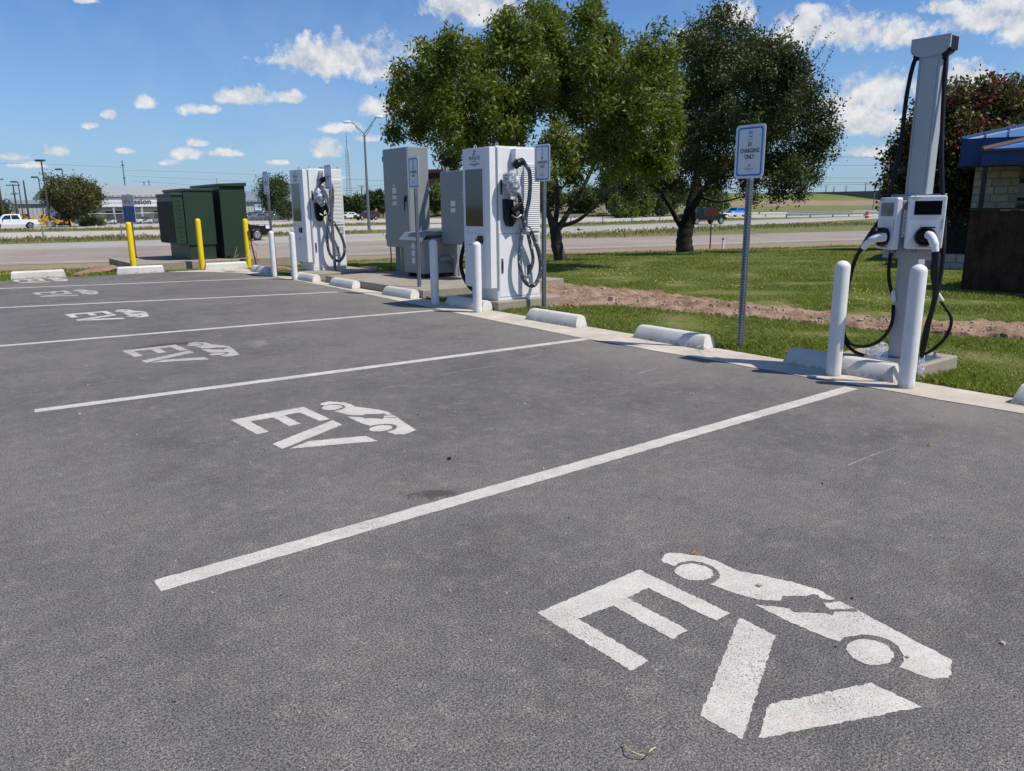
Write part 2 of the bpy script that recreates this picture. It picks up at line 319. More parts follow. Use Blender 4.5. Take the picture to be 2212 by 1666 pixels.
M['leaf_oak'] = mk_leaf('oak_leaf', (0.024, 0.042, 0.012), (0.075, 0.095, 0.024), None, 0.18)
M['leaf_red'] = mk_leaf('myrtle_leaf', (0.050, 0.068, 0.014), (0.130, 0.105, 0.030), (0.26, 0.035, 0.06), 0.2)
M['leaf_far'] = mk_leaf('far_leaf', (0.030, 0.055, 0.014), (0.080, 0.105, 0.030), None, 0.2)
M['leaf_rusty'] = mk_leaf('rusty_leaf', (0.050, 0.070, 0.020), (0.125, 0.105, 0.040), None, 0.2)
M['leaf_bright'] = mk_leaf('bright_leaf', (0.070, 0.115, 0.02), (0.14, 0.19, 0.04), None, 0.3)
M['leaf_hedge'] = mk_leaf('hedge_leaf_painted_shade', (0.010, 0.018, 0.008), (0.025, 0.035, 0.014), None, 0.1)  # near-black green puts the hedge's deep shade into the leaf colour
M['blade'] = mk_leaf('grass_blade', (0.115, 0.175, 0.026), (0.255, 0.285, 0.065), (0.42, 0.35, 0.17), 0.33)
M['blade_dry'] = mk_leaf('dry_blade', (0.13, 0.13, 0.04), (0.30, 0.25, 0.12), (0.40, 0.33, 0.06), 0.3)
M['flower'] = mat('yellow_flower', (0.75, 0.52, 0.02), 0.6)
def mk_film(nm, lo, th, dk):
    m = bpy.data.materials.new(nm); m.use_nodes = True; t = m.node_tree; b = t.nodes['Principled BSDF']
    tc = t.nodes.new('ShaderNodeTexCoord')
    f = noise(t, tc.outputs['Object'], lo, 5, 0.7)
    c = mixc(t, ramp(t, f, th, th+0.08), dk, (0.62, 0.65, 0.69))  # pale blotches paint white highlights onto the dark plastic film
    t.links.new(c, b.inputs['Base Color']); b.inputs['Roughness'].default_value = 0.15; b.inputs['Specular IOR Level'].default_value = 0.7
    bn = t.nodes.new('ShaderNodeBump'); bn.inputs['Strength'].default_value = 1.0; bn.inputs['Distance'].default_value = 0.006
    t.links.new(noise(t, tc.outputs['Object'], 35, 3, 0.7), bn.inputs['Height']); t.links.new(bn.outputs[0], b.inputs['Normal'])
    return m
M['film'] = mk_film('wrapped_cable_glints', 21, 0.555, (0.060, 0.074, 0.098)); M['film2'] = mk_film('crinkled_wrap', 24, 0.46, (0.20, 0.22, 0.25))
def mk_bag():
    m = bpy.data.materials.new('clear_plastic_bag'); m.use_nodes = True; t = m.node_tree; b = t.nodes['Principled BSDF']
    tc = t.nodes.new('ShaderNodeTexCoord')
    b.inputs['Base Color'].default_value = (0.75, 0.77, 0.8, 1); b.inputs['Roughness'].default_value = 0.12
    f = ramp(t, noise(t, tc.outputs['Object'], 30, 5, 0.75), 0.42, 0.62, (0.15,)*3, (0.85,)*3); t.links.new(f, b.inputs['Alpha'])
    bn = t.nodes.new('ShaderNodeBump'); bn.inputs['Strength'].default_value = 1.0; bn.inputs['Distance'].default_value = 0.02
    t.links.new(noise(t, tc.outputs['Object'], 28, 4, 0.8), bn.inputs['Height']); t.links.new(bn.outputs[0], b.inputs['Normal'])
    return m
M['bag'] = mk_bag()
def mk_masonry(name, c1, c2, mortar, bw, bh):
    m = bpy.data.materials.new(name); m.use_nodes = True; t = m.node_tree; b = t.nodes['Principled BSDF']
    tc = t.nodes.new('ShaderNodeTexCoord'); o = tc.outputs['Object']
    s = N(t, 'ShaderNodeSeparateXYZ'); t.links.new(o, s.inputs[0])
    u = math_(t, 'ADD', s.outputs[0], s.outputs[1])
    cb = N(t, 'ShaderNodeCombineXYZ'); t.links.new(u, cb.inputs[0])
    zz = math_(t, 'ADD', s.outputs[2], math_(t, 'MULTIPLY', noise(t, o, 1.3, 2), 0.07)); t.links.new(zz, cb.inputs[1])
    br = N(t, 'ShaderNodeTexBrick'); t.links.new(cb.outputs[0], br.inputs['Vector'])
    br.inputs['Scale'].default_value = 1; br.inputs['Brick Width'].default_value = bw; br.inputs['Row Height'].default_value = bh
    br.inputs['Mortar Size'].default_value = 0.012; br.inputs['Color1'].default_value = (*c1, 1); br.inputs['Color2'].default_value = (*c2, 1); br.inputs['Mortar'].default_value = (*mortar, 1)
    br.offset = 0.37; br.squash = 0.7; br.squash_frequency = 3
    c = mixc(t, math_(t, 'MULTIPLY', ramp(t, noise(t, o, 7, 5, 0.7), 0.6, 0.35), 0.5), br.outputs['Color'], tuple(x*0.6 for x in c1))
    t.links.new(c, b.inputs['Base Color']); b.inputs['Roughness'].default_value = 0.9
    bn = t.nodes.new('ShaderNodeBump'); bn.inputs['Strength'].default_value = 0.8; bn.inputs['Distance'].default_value = 0.03; bn.invert = True
    t.links.new(br.outputs['Fac'], bn.inputs['Height']); t.links.new(bn.outputs[0], b.inputs['Normal'])
    return m
M['stonewall'] = mk_masonry('limestone_masonry', (0.42, 0.36, 0.28), (0.58, 0.51, 0.41), (0.27, 0.24, 0.20), 0.36, 0.17)
def mk_stripe(name, c1, c2, per, axis, duty=0.5, rough=0.45, soft=0.1):
    m = bpy.data.materials.new(name); m.use_nodes = True; t = m.node_tree; b = t.nodes['Principled BSDF']
    tc = t.nodes.new('ShaderNodeTexCoord'); s = N(t, 'ShaderNodeSeparateXYZ'); t.links.new(tc.outputs['Object'], s.inputs[0])
    f = math_(t, 'FRACT', math_(t, 'DIVIDE', s.outputs[axis], per))
    c = mixc(t, ramp(t, f, duty, duty+soft), c1, c2)
    c = mixc(t, math_(t, 'MULTIPLY', ramp(t, noise(t, tc.outputs['Object'], 0.7, 5, 0.6), 0.6, 0.3), 0.3), c, tuple(x*0.6 for x in c1))
    t.links.new(c, b.inputs['Base Color']); b.inputs['Roughness'].default_value = rough
    return m
M['siding'] = mk_stripe('white_siding', (0.66, 0.67, 0.67), (0.36, 0.37, 0.38), 0.9, 2, 0.72)
M['roofmetal'] = mk_stripe('ribbed_metal_roof', (0.42, 0.42, 0.39), (0.25, 0.25, 0.24), 0.9, 0, 0.7)
M['siding_v'] = mk_stripe('ribbed_grey_siding', (0.46, 0.48, 0.50), (0.30, 0.31, 0.33), 0.8, 0, 0.65)
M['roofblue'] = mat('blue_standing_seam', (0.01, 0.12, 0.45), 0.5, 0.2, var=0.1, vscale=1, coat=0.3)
M['roofpale'] = mat('blue_seam_painted_glare', (0.13, 0.22, 0.40), 0.22, 0.35, var=0.1, vscale=1, coat=0.4)  # paler copy of the blue roof, with sky glare put into its colour
M['fasciablue'] = mat('dark_blue_fascia', (0.012, 0.045, 0.13), 0.4, 0.2, var=0.1, vscale=2)
M['brown'] = mat('brown_trim', (0.10, 0.055, 0.035), 0.5)
M['darkbrown'] = mat('dark_bronze_trim', (0.018, 0.015, 0.014), 0.5)
M['fence_wood'] = mk_stripe('dark_stained_boards', (0.040, 0.024, 0.018), (0.012, 0.008, 0.006), 0.14, 1, 0.9, 0.8, 0.04)
M['overpass'] = concrete('overpass_concrete', (0.16, 0.16, 0.17))
M['guard'] = mat('guardrail_steel', (0.26, 0.29, 0.29), 0.4, 0.6)
def mk_chain():
    m = bpy.data.materials.new('chain_link'); m.use_nodes = True; t = m.node_tree; b = t.nodes['Principled BSDF']
    tc = t.nodes.new('ShaderNodeTexCoord'); s = N(t, 'ShaderNodeSeparateXYZ'); t.links.new(tc.outputs['Object'], s.inputs[0])
    a = math_(t, 'FRACT', math_(t, 'DIVIDE', math_(t, 'ADD', s.outputs[0], s.outputs[2]), 0.22))
    c = math_(t, 'FRACT', math_(t, 'DIVIDE', math_(t, 'SUBTRACT', s.outputs[0], s.outputs[2]), 0.22))
    w = math_(t, 'MAXIMUM', math_(t, 'LESS_THAN', a, 0.16), math_(t, 'LESS_THAN', c, 0.16)); t.links.new(w, b.inputs['Alpha'])
    b.inputs['Base Color'].default_value = (0.16, 0.17, 0.18, 1); b.inputs['Roughness'].default_value = 0.5
    return m
M['chain'] = mk_chain()
def grime(m, hi):
    t = m.node_tree; b = t.nodes['Principled BSDF']; src = b.inputs['Base Color'].links[0].from_socket if b.inputs['Base Color'].links else None
    tc = t.nodes.new('ShaderNodeTexCoord'); s = N(t, 'ShaderNodeSeparateXYZ'); t.links.new(tc.outputs['Object'], s.inputs[0])
    f = math_(t, 'ADD', s.outputs[2], math_(t, 'MULTIPLY', math_(t, 'SUBTRACT', noise(t, tc.outputs['Object'], 22, 5, 0.7), 0.5), 0.16))
    c = mixc(t, math_(t, 'MULTIPLY', ramp(t, f, hi, hi*0.2), 0.6), src, (0.30, 0.25, 0.19))
    sp = noise(t, tc.outputs['Object'], 14, 4, 0.7); c = mixc(t, math_(t, 'MULTIPLY', ramp(t, sp, 0.66, 0.72), 0.5), c, (0.33, 0.30, 0.27)); t.links.new(c, b.inputs['Base Color'])
grime(M['white_paint'], 0.05); grime(M['yellow'], 0.08); grime(M['stop'], 0.03)
# ------------------------------------------------------------------ mesh helpers
COL = scene.collection
class MB:
    def __init__(s): s.v = []; s.f = []; s.m = []; s.mi = 0; s.T = None
    def add(s, vs, fs):
        o = len(s.v)
        for v in vs:
            v = Vector(v); s.v.append(tuple(s.T@v) if s.T else tuple(v))
        for f in fs: s.f.append(tuple(i+o for i in f)); s.m.append(s.mi)
    def box(s, x0, x1, y0, y1, z0, z1):
        if x0 > x1: x0, x1 = x1, x0
        if y0 > y1: y0, y1 = y1, y0
        s.add([(x0,y0,z0),(x1,y0,z0),(x1,y1,z0),(x0,y1,z0),(x0,y0,z1),(x1,y0,z1),(x1,y1,z1),(x0,y1,z1)],
              [(0,3,2,1),(4,5,6,7),(0,1,5,4),(1,2,6,5),(2,3,7,6),(3,0,4,7)]); return s
    def prism(s, poly, a, b, axis='z'):
        n = len(poly)
        def mk(p, h): return {'z': (p[0], p[1], h), 'y': (p[0], h, p[1]), 'x': (h, p[0], p[1])}[axis]
        ar = sum(poly[i][0]*poly[(i+1) % n][1]-poly[(i+1) % n][0]*poly[i][1] for i in range(n))
        if (ar < 0) != (axis == 'y'): poly = poly[::-1]
        vs = [mk(p, a) for p in poly]+[mk(p, b) for p in poly]
        fs = [tuple(range(n))[::-1], tuple(range(n, 2*n))]+[(i, (i+1) % n, n+(i+1) % n, n+i) for i in range(n)]
        s.add(vs, fs); return s
    def face(s, pts): s.add(pts, [tuple(range(len(pts)))]); return s
    def tube(s, pts, r, n=8, caps=True, closed=False):
        pts = [Vector(p) for p in pts]; k = len(pts); rr = r if isinstance(r, (list, tuple)) else [r]*k
        ref = None; vs = []
        for i, p in enumerate(pts):
            d = (pts[min(i+1, k-1)]-pts[max(i-1, 0)])
            if d.length < 1e-9: d = Vector((0, 0, 1))
            d.normalize()
            if ref is None: ref = Vector((1, 0, 0)) if abs(d.x) < 0.8 else Vector((0, 1, 0))
            a = (ref-d*ref.dot(d))
            if a.length < 1e-6: a = d.orthogonal()
            a.normalize(); b = d.cross(a); ref = a
            for j in range(n):
                t = 2*math.pi*j/n; vs.append(p+(a*math.cos(t)+b*math.sin(t))*rr[i])
        fs = [(i*n+j, i*n+(j+1) % n, (i+1)*n+(j+1) % n, (i+1)*n+j) for i in range(k-1) for j in range(n)]
        if caps: fs += [tuple(range(n))[::-1], tuple(range((k-1)*n, k*n))]
        s.add(vs, fs); return s
    def lathe(s, prof, c=(0, 0, 0), n=24, axis='z'):
        vs = []
        for (r, h) in prof:
            for j in range(n):
                t = 2*math.pi*j/n; a, b = r*math.cos(t), r*math.sin(t)
                p = {'z': (a, b, h), 'y': (a, h, b), 'x': (h, a, b)}[axis]
                vs.append((c[0]+p[0], c[1]+p[1], c[2]+p[2]))
        k = len(prof); fs = []
        for i in range(k-1):
            for j in range(n):
                q = (i*n+j, i*n+(j+1) % n, (i+1)*n+(j+1) % n, (i+1)*n+j); fs.append(q if axis != 'y' else q[::-1])
        fs += [tuple(range(n))[::-1], tuple(range((k-1)*n, k*n))]
        s.add(vs, fs); return s
    def build(s, name, mats, parent=None, smooth=False, bevel=0, seg=2):
        me = bpy.data.meshes.new(name); me.from_pydata(s.v, [], s.f)
        for m in (mats if isinstance(mats, (list, tuple)) else [mats]): me.materials.append(M[m] if isinstance(m, str) else m)
        me.polygons.foreach_set('material_index', s.m)
        if smooth: me.polygons.foreach_set('use_smooth', [True]*len(s.f))
        me.update()
        if smooth: me.set_sharp_from_angle(angle=R(40))
        o = bpy.data.objects.new(name, me); COL.objects.link(o)
        if parent: o.parent = parent
        if bevel:
            b = o.modifiers.new('bevel', 'BEVEL'); b.width = bevel; b.segments = seg; b.limit_method = 'ANGLE'; b.angle_limit = R(40)
        return o
def spl(pts, n=6):
    """smooth path through points (Catmull-Rom)"""
    P = [Vector(p) for p in pts]; P = [P[0]*2-P[1]]+P+[P[-1]*2-P[-2]]; out = []
    for i in range(1, len(P)-2):
        for k in range(n):
            t = k/n; a, b, c, d = P[i-1], P[i], P[i+1], P[i+2]
            out.append(0.5*((2*b)+(c-a)*t+(2*a-5*b+4*c-d)*t*t+(3*b-a-3*c+d)*t*t*t))
    out.append(P[-2]); return out
def tag(o, label=None, cat=None, group=None, kind=None):
    if label: o['label'] = label
    if cat: o['category'] = cat
    if group: o['group'] = group
    if kind: o['kind'] = kind
    return o
def thing(name, label, cat, loc=(0, 0, 0), rz=0.0, group=None):
    o = bpy.data.objects.new(name, None); COL.objects.link(o); o.location = loc; o.rotation_euler = (0, 0, rz)
    o.empty_display_size = 0.2
    return tag(o, label, cat, group)
KIDS = {}
def dup(root, loc, rz, label, name=None):
    r = root.copy(); COL.objects.link(r); r.location = loc; r.rotation_euler = (0, 0, rz); r['label'] = label
    def rec(a, b):
        for ch in [o for o in bpy.data.objects if o.parent == a]:
            c = ch.copy(); COL.objects.link(c); c.parent = b; rec(ch, c)
    rec(root, r); return r
def text_geo(txt, size, sx=1.0, bold=0.0):
    cu = bpy.data.curves.new('t', 'FONT'); cu.body = txt; cu.size = size; cu.align_x = 'CENTER'; cu.offset = bold; cu.resolution_u = 3
    o = bpy.data.objects.new('t', cu); COL.objects.link(o); dg = bpy.context.evaluated_depsgraph_get(); dg.update()
    me = bpy.data.meshes.new_from_object(o.evaluated_get(dg)); vs = [(v.co.x*sx, v.co.y) for v in me.vertices]
    fs = [tuple(p.vertices) for p in me.polygons]; bpy.data.objects.remove(o); bpy.data.curves.remove(cu); bpy.data.meshes.remove(me)
    return vs, fs
def put_text(mb, txt, size, org, ux, uz, sx=1.0, bold=0.0):
    vs, fs = text_geo(txt, size, sx, bold); org, ux, uz = Vector(org), Vector(ux), Vector(uz)
    mb.add([org+ux*a+uz*b for a, b in vs], fs)
# ------------------------------------------------------------------ ground
def sm(a, b, x):
    t = np.clip((x-a)/(b-a), 0, 1); return t*t*(3-2*t)
def gz(x, y):
    x = np.asarray(x, float); y = np.asarray(y, float)
    z = -0.95*sm(16.5, 40, y+0.36*x)
    z = z+sm(110, 165, y)*sm(90, 150, x)*5.9
    return z
def gzf(x, y): return float(gz(x, y))
LX, LY = 5.40, 18.05
def grid_mesh(name, xs, ys, zf, m):
    X, Y = np.meshgrid(xs, ys, indexing='ij'); Z = zf(X, Y)
    v = np.stack([X, Y, Z], -1).reshape(-1, 3); nx, ny = len(xs), len(ys)
    i = np.arange((nx-1)*(ny-1)); a = (i//(ny-1))*ny+i % (ny-1)
    f = np.stack([a, a+ny, a+ny+1, a+1], -1)
    me = bpy.data.meshes.new(name); me.from_pydata(v.tolist(), [], f.tolist()); me.materials.append(M[m]); me.update()
    me.polygons.foreach_set('use_smooth', [True]*len(me.polygons))
    o = bpy.data.objects.new(name, me); COL.objects.link(o); return o
xs = np.unique(np.concatenate([[-4000, -1500, -600, -200, -80, -30, -10, 0], np.arange(1, 5.2, 1), [LX-0.3, LX-0.01, LX, 5.86, 5.865], np.arange(6.0, 14, 0.25), np.arange(14, 50, 1), np.arange(50, 420, 6), [500, 700, 1200, 2000, 4500]]))
ys = np.unique(np.concatenate([[-800, -100, -30, -10], np.arange(-5, 17.5, 0.25), [LY-0.3, LY-0.02, LY], np.arange(18.25, 24, 0.25), np.arange(24, 60, 1), np.arange(60, 260, 4), [300, 380, 500, 800, 1500, 4500]]))
def terr(X, Y):
    z = gz(X, Y); lot = (X < 5.862) & (Y < LY-0.01)
    bump = 0.02*np.sin(X*3.1+np.sin(Y*1.7)*2)*np.sin(Y*2.3+1)*sm(6.2, 7.5, X)*(X < 14)*(Y < 26)
    return np.where(lot, np.minimum(z, 0)-0.06, z+0.012*(X > 5.862)*(X < 40)*(Y < 18)+bump)
tag(grid_mesh('ground', xs, ys, terr, 'ground'), kind='structure')
def sheet(name, poly, z, m):
    mb = MB(); mb.face([(p[0], p[1], z) for p in poly]); o = mb.build(name, m); tag(o, kind='structure'); return o
lot = grid_mesh('parking_lot', np.array([-60, -20, -5, 0, 2, 4, 5.862]), np.array([-60, -20, -5, 0, 5, 10, 15, LY]), lambda X, Y: 0*X, 'asphalt'); tag(lot, kind='structure')
# concrete gutter strip along the stalls
edge = [G(2500, 955), G(2212, 895), G(1830, 830), G(1280, 735), G(1000, 680), G(740, 625), G(640, 606)]
mb = MB(); n = 60
for i in range(n):
    pass
ex = [(-3, 5.50)]+[(e.y, e.x) for e in edge[1:]]+[(15.2, 5.62), (16.6, 5.45), (17.4, 5.0), (18.0, 4.3)]
ex.sort(); yy = np.linspace(-3, 18.0, 85); xx = np.interp(yy, [a for a, b in ex], [b for a, b in ex])
top = []
for i, (y, x) in enumerate(zip(yy, xx)):
    x = x+0.008*math.sin(y*5.1)+0.006*math.sin(y*13)
    bx_ = 5.865
    top.append([(x, y, 0.004), (x+0.05, y, 0.008), (bx_, y, 0.012), (bx_, y, -0.1)])
for a, b in zip(top[:-1], top[1:]):
    for k in range(3): mb.face([a[k], a[k+1], b[k+1], b[k]])
tag(mb.build('concrete_gutter', 'gutter'), kind='structure')
# roads beyond the grass, following the measured edges
def road(name, near, far, dz, m, ext=(0.35, 0.35)):
    """near / far: polylines of pixels; projected onto the low ground, resampled and joined to a strip"""
    zl = -0.95+dz
    a = [G(x, y, zl) for x, y in near]; b = [G(x, y, zl) for x, y in far]
    def extend(p):
        return [p[0]+(p[0]-p[1])*2.0]+p+[p[-1]+(p[-1]-p[-2]).normalized()*250]
    a, b = extend(a), extend(b)
    def res(p, k=40):
        L = [0]
        for q, w in zip(p[:-1], p[1:]): L.append(L[-1]+(w-q).length)
        out = []
        for i in range(k+1):
            t = L[-1]*i/k; j = max(0, min(len(p)-2, next((q for q in range(len(L)-1) if L[q+1] >= t), len(p)-2)))
            out.append(p[j].lerp(p[j+1], (t-L[j])/max(1e-6, L[j+1]-L[j])))
        return out
    a, b = res(a), res(b); mb = MB()
    for i in range(40): mb.face([a[i], a[i+1], b[i+1], b[i]])
    o = mb.build(name, m); tag(o, kind='structure'); return a, b
# road order: each sheet lies a few mm above the one below
road('frontage_road', [(0, 573), (600, 557), (1211, 540), (1865, 519.5)], [(0, 539), (345, 530), (780, 520), (1211, 517), (1881, 498.7)], 0.012, 'road_tan')
road('highway_near_carriageway', [(0, 541.5), (345, 531.5), (780, 521), (1000, 514), (1211, 507), (1618, 487), (1887, 473)], [(0, 528.5), (345, 518.5), (780, 506), (1211, 491), (1618, 476), (1887, 466.7)], 0.006, 'road_grey')
road('highway_far_carriageway', [(0, 519), (345, 510), (780, 498), (1211, 483), (1618, 470.5), (1887, 464)], [(0, 503), (345, 497), (780, 488.5), (1211, 477), (1618, 465), (1887, 458.7)], 0.008, 'road_conc')
road('equipment_yard', [(0, 496.5), (345, 491)], [(0, 483), (345, 479)], 0.006, 'road_conc')
def road_line(label, pts, w, dash=None):
    z = -0.95+0.016; mb = MB()
    P = [G(x, y, z) for x, y in pts]
    for a, b in zip(P[:-1], P[1:]):
        d = (b-a); L = d.length; d.normalize(); nrm = Vector((-d.y, d.x, 0))*w/2
        if dash:
            t = 0
            while t < L: e = min(L, t+dash[0]); p, q = a+d*t, a+d*e; mb.face([p-nrm, q-nrm, q+nrm, p+nrm]); t += dash[0]+dash[1]
        else: mb.face([a-nrm, b-nrm, b+nrm, a+nrm])
    o = mb.build('road_line', 'paint'); tag(o, label, 'road line', 'painted lines on the highway roads')
road_line('solid white edge line nearest the grass on the frontage road', [(-200, 573.5), (0, 568.5), (239, 563.5), (600, 553), (1211, 536.5), (1865, 516), (2300, 503)], 0.28)
road_line('solid white line between the brown frontage road and the grey ramp', [(-200, 546), (0, 541), (345, 530.5), (780, 520.8), (1000, 516.5)], 0.3)
road_line('broken white lane line in the middle of the frontage road', [(0, 556), (345, 546), (780, 533), (1211, 525), (1865, 507)], 0.18, (3, 9))
road_line('thin white line along the far side of the grey ramp', [(600, 514), (780, 508.5), (1211, 493.5), (1887, 468.5)], 0.2)
# ------------------------------------------------------------------ painted markings
def jit(poly, step=0.02, a=0.0025):
    out = []
    for i in range(len(poly)):
        p, q = Vector(poly[i][:2]), Vector(poly[(i+1) % len(poly)][:2]); L = (q-p).length; k = max(1, int(L/step))
        for j in range(k):
            s = p.lerp(q, j/k); out.append((s.x+random.uniform(-a, a), s.y+random.uniform(-a, a)))
    return out
lines = [((340, 1266), (1840, 838), 'nearest white stall line, starting at the bottom left beside the big EV stencil'),
         ((75, 888), (1270, 732), 'second white stall line from the camera, ending by the single wheel stop'),
         ((-260, 769), (935, 671), 'third white stall line, ending by the bollards of the near fast charger'),
         ((-330, 680.5), (730, 631), 'fourth white stall line, ending at the equipment pad'),
         ((-380, 638.5), (596, 600.5), 'farthest white stall line, ending by the bollards of the far fast charger')]
for a, b, lb in lines:
    p, q = G(*a, 0.0), G(*b, 0.0); d = (q-p).normalized(); nn = Vector((-d.y, d.x, 0))*0.052
    mb = MB(); pl = jit([p-nn, q-nn, q+nn, p+nn], 0.03, 0.003); mb.face([(x, y, 0.0014) for x, y in pl])
    tag(mb.build('stall_line', 'paint'), lb, 'stall line', 'white stall lines on the asphalt')
def EZ(X, Y): return G((1300+X/1.84333)/1.15732, (1340+Y/1.84333)/1.15732)
SH = [[(78,357),(548,155),(967,358),(905,393),(590,240),(495,288),(773,435),(700,477),(430,322),(268,382),(593,577),(515,623)],
      [(1010,378),(1176,460),(1025,942),(830,828)], [(1147,777),(1620,680),(1852,790),(1098,937)],
      [(652,105),(668,88),(690,78),(750,83),(850,97),(930,127),(1000,160),(1100,180),(1250,212),(1370,247),(1452,291),(1435,297),(1385,290),(1375,275),(1345,270),(1330,278),(1213,278),(1205,300),(1130,298),(1050,285),(960,255),(878,225),(905,210),(920,195),(921,176),(905,155),(870,135),(830,122),(780,117),(735,125),(712,140),(655,120)],
      [(1475,303),(1560,345),(1700,420),(1850,500),(1988,572),(1984,640),(1972,655),(1890,660),(1840,640),(1745,605),(1768,580),(1765,545),(1740,510),(1700,482),(1640,462),(1570,456),(1510,464),(1480,480),(1468,489),(1400,465),(1330,436),(1200,378),(1085,318),(1240,335),(1262,353),(1400,358),(1442,368),(1450,351),(1556,349),(1540,336),(1430,341),(1400,312)]]
def ellipse(c, a, b, rot, n=36): return [(c[0]+a*math.cos(t)*math.cos(rot)-b*math.sin(t)*math.sin(rot), c[1]+a*math.cos(t)*math.sin(rot)+b*math.sin(t)*math.cos(rot)) for t in [2*math.pi*i/n for i in range(n)]]
SH.append(ellipse((803, 168), 88, 38, 0.10)); SH.append(ellipse((1612, 536), 111, 56, 0.20))
SHW = [[EZ(*p).xy for p in s] for s in SH]
ev_c = G(1620, 1400).xy
evl = ['largest white EV stencil with a car outline, nearest the camera', 'white EV stencil with a car between the two nearest stall lines', 'worn EV stencil with a brown mud stain along its top edge',
       'EV stencil with dark overspray edges beyond the third stall line', 'faint EV stencil beyond the fourth and before the fifth stall line', 'farthest EV stencil just before the wheel stops of the far row']
for i, (px, lb) in enumerate(zip([(1620, 1400), (700, 925), (390, 765), (230, 683), (140, 635), (85, 607)], evl)):
    off = G(*px).xy-ev_c; mname = ['paint', 'paint', 'paint_worn', 'paint', 'paint_worn', 'paint'][i]
    r = thing('ev_marking', lb, 'EV marking', (ev_c[0]+off[0], ev_c[1]+off[1], 0), [0, 0.02, 0.03, 0.03, 0.04, 0.05][i], 'EV stencils painted in the stalls')
    for nm, idx in (('letter_e', (0,)), ('letter_v', (1, 2)), ('car_symbol', (3, 4, 5, 6))):
        mb = MB()
        for k in idx:
            pl = [(p[0]-ev_c[0], p[1]-ev_c[1]) for p in SHW[k]]; pl = jit(pl, 0.010 if i < 2 else 0.05, 0.0032)
            mb.face([(x, y, 0.0014) for x, y in pl])
        mb.build(nm, mname, r)
# scuffs and chalk-like scratches
mb = MB()
for a, b, w in [((1832,1005),(1880,985),.006),((1880,985),(1938,965),.005),((952,810),(1000,801),.006),((1000,801),(1066,791),.008),((826,838),(880,831),.006),((1380,806),(1420,795),.01),((300,640),(340,639),.01)]:
    p, q = G(*a, 0.001), G(*b, 0.001); d = (q-p).normalized(); nn = Vector((-d.y, d.x, 0))*w/2; mb.face([p-nn, q-nn*0.4, q+nn*0.4, p+nn])
tag(mb.build('scratch_marks', 'paint_worn'), kind='structure')
# ------------------------------------------------------------------ wheel stops
def make_stop(L):
    mb = MB(); h = 0.135; w = 0.175; pr = [(0, 0), (0.012, 0.045), (0.045, h*0.86), (0.075, h*0.985), (0.105, h), (0.135, h*0.97), (0.165, h*0.8), (w, 0)]
    k = 14; vs = []
    for i in range(k+1):
        t = i/k; y = L*t; e = min(t, 1-t)*L; s = min(1, (e/0.05))**0.5 if e < 0.05 else 1; s = max(s, 0.0)
        for (a, b) in pr:
            yy_ = y if b < 0.01 else y+(0.035*(b/h) if t < .5 else -0.035*(b/h))*(1 if e < 0.06 else 0)
            vs.append((a+random.uniform(-.0015, .0015), yy_, b*(0.97+0.03*s)+random.uniform(-.0015, .0015)*(b > 0)))
    n_ = len(pr); fs = [(i*n_+j+1, i*n_+j, (i+1)*n_+j, (i+1)*n_+j+1) for i in range(k) for j in range(n_-1)]
    fs += [tuple(range(n_)), tuple(range(k*n_, (k+1)*n_))[::-1]]
    mb.add(vs, fs); return mb
ST = [((5.70, 0.93), .95, 'concrete wheel stop cut by the right edge of the picture'), ((5.70, 2.67), .96, 'concrete wheel stop behind the bollard beside the tall slim charger'),
      ((5.70, 4.45), .92, 'white wheel stop left of the nearest charging sign post'), ((5.70, 6.22), .90, 'white wheel stop between the near fast charger and the nearest sign'),
      ((5.70, 8.02), .93, 'wheel stop in front of the near fast charger'), ((5.70, 9.86), .86, 'wheel stop at the right end of the equipment pad kerb'),
      ((5.70, 11.80), .92, 'wheel stop at the left end of the equipment pad kerb'), ((5.70, 13.42), .88, 'wheel stop in front of the far fast charger'), ((5.74, 15.85), .98, 'wheel stop in shade behind the leftmost white bollard')]
for (x, y), L, lb in ST:
    o = make_stop(L).build('wheel_stop', 'stop', smooth=True); o.location = (x, y, 0.008); o.rotation_euler = (0, 0, random.uniform(-.02, .02)); tag(o, lb, 'wheel stop', 'concrete wheel stops at the stall ends')
for (x, y), L, lb in [((1.42, 18.42), .98, 'leftmost white wheel stop of the far row'), ((3.32, 18.2), .96, 'white wheel stop in front of the left yellow bollard'), ((5.1, 18.0), .95, 'white wheel stop in front of the middle and right yellow bollards')]:
    o = make_stop(L).build('wheel_stop', 'stop', smooth=True); o.rotation_euler = (0, 0, -math.pi/2-0.08); o.scale = (1, 1, 1.25); o.location = (x, y+0.08, -0.01); tag(o, lb, 'wheel stop', 'concrete wheel stops at the stall ends')
# ------------------------------------------------------------------ bollards
def bollard(P, h, m, lb, grp, r=0.057):
    mb = MB(); pr = [(r, 0), (r, h-0.05)]+[(r*math.cos(a), h-0.05+0.05*math.sin(a)) for a in np.linspace(0.25, 1.5, 6)]
    mb.lathe(pr, n=28); o = mb.build('bollard', m, smooth=True); o.location = P; tag(o, lb, 'bollard', grp); return o
WB = [(1800, 815, 'white bollard left of the tall slim charger'), (1958, 842, 'white bollard right of the tall slim charger, nearest the camera'), (1030, 677, 'white bollard directly in front of the near fast charger'),
      (938, 661, 'white bollard between the equipment pad and the near fast charger'), (635, 605, 'white bollard in front of the screen side of the far fast charger'), (591, 598, 'leftmost white bollard, beside the leftmost charging sign')]
for x, y, lb in WB: P = G(x, y); bollard((P.x+0.03, P.y+0.02, 0), 0.91, 'white_paint', lb, 'white bollards guarding the chargers')
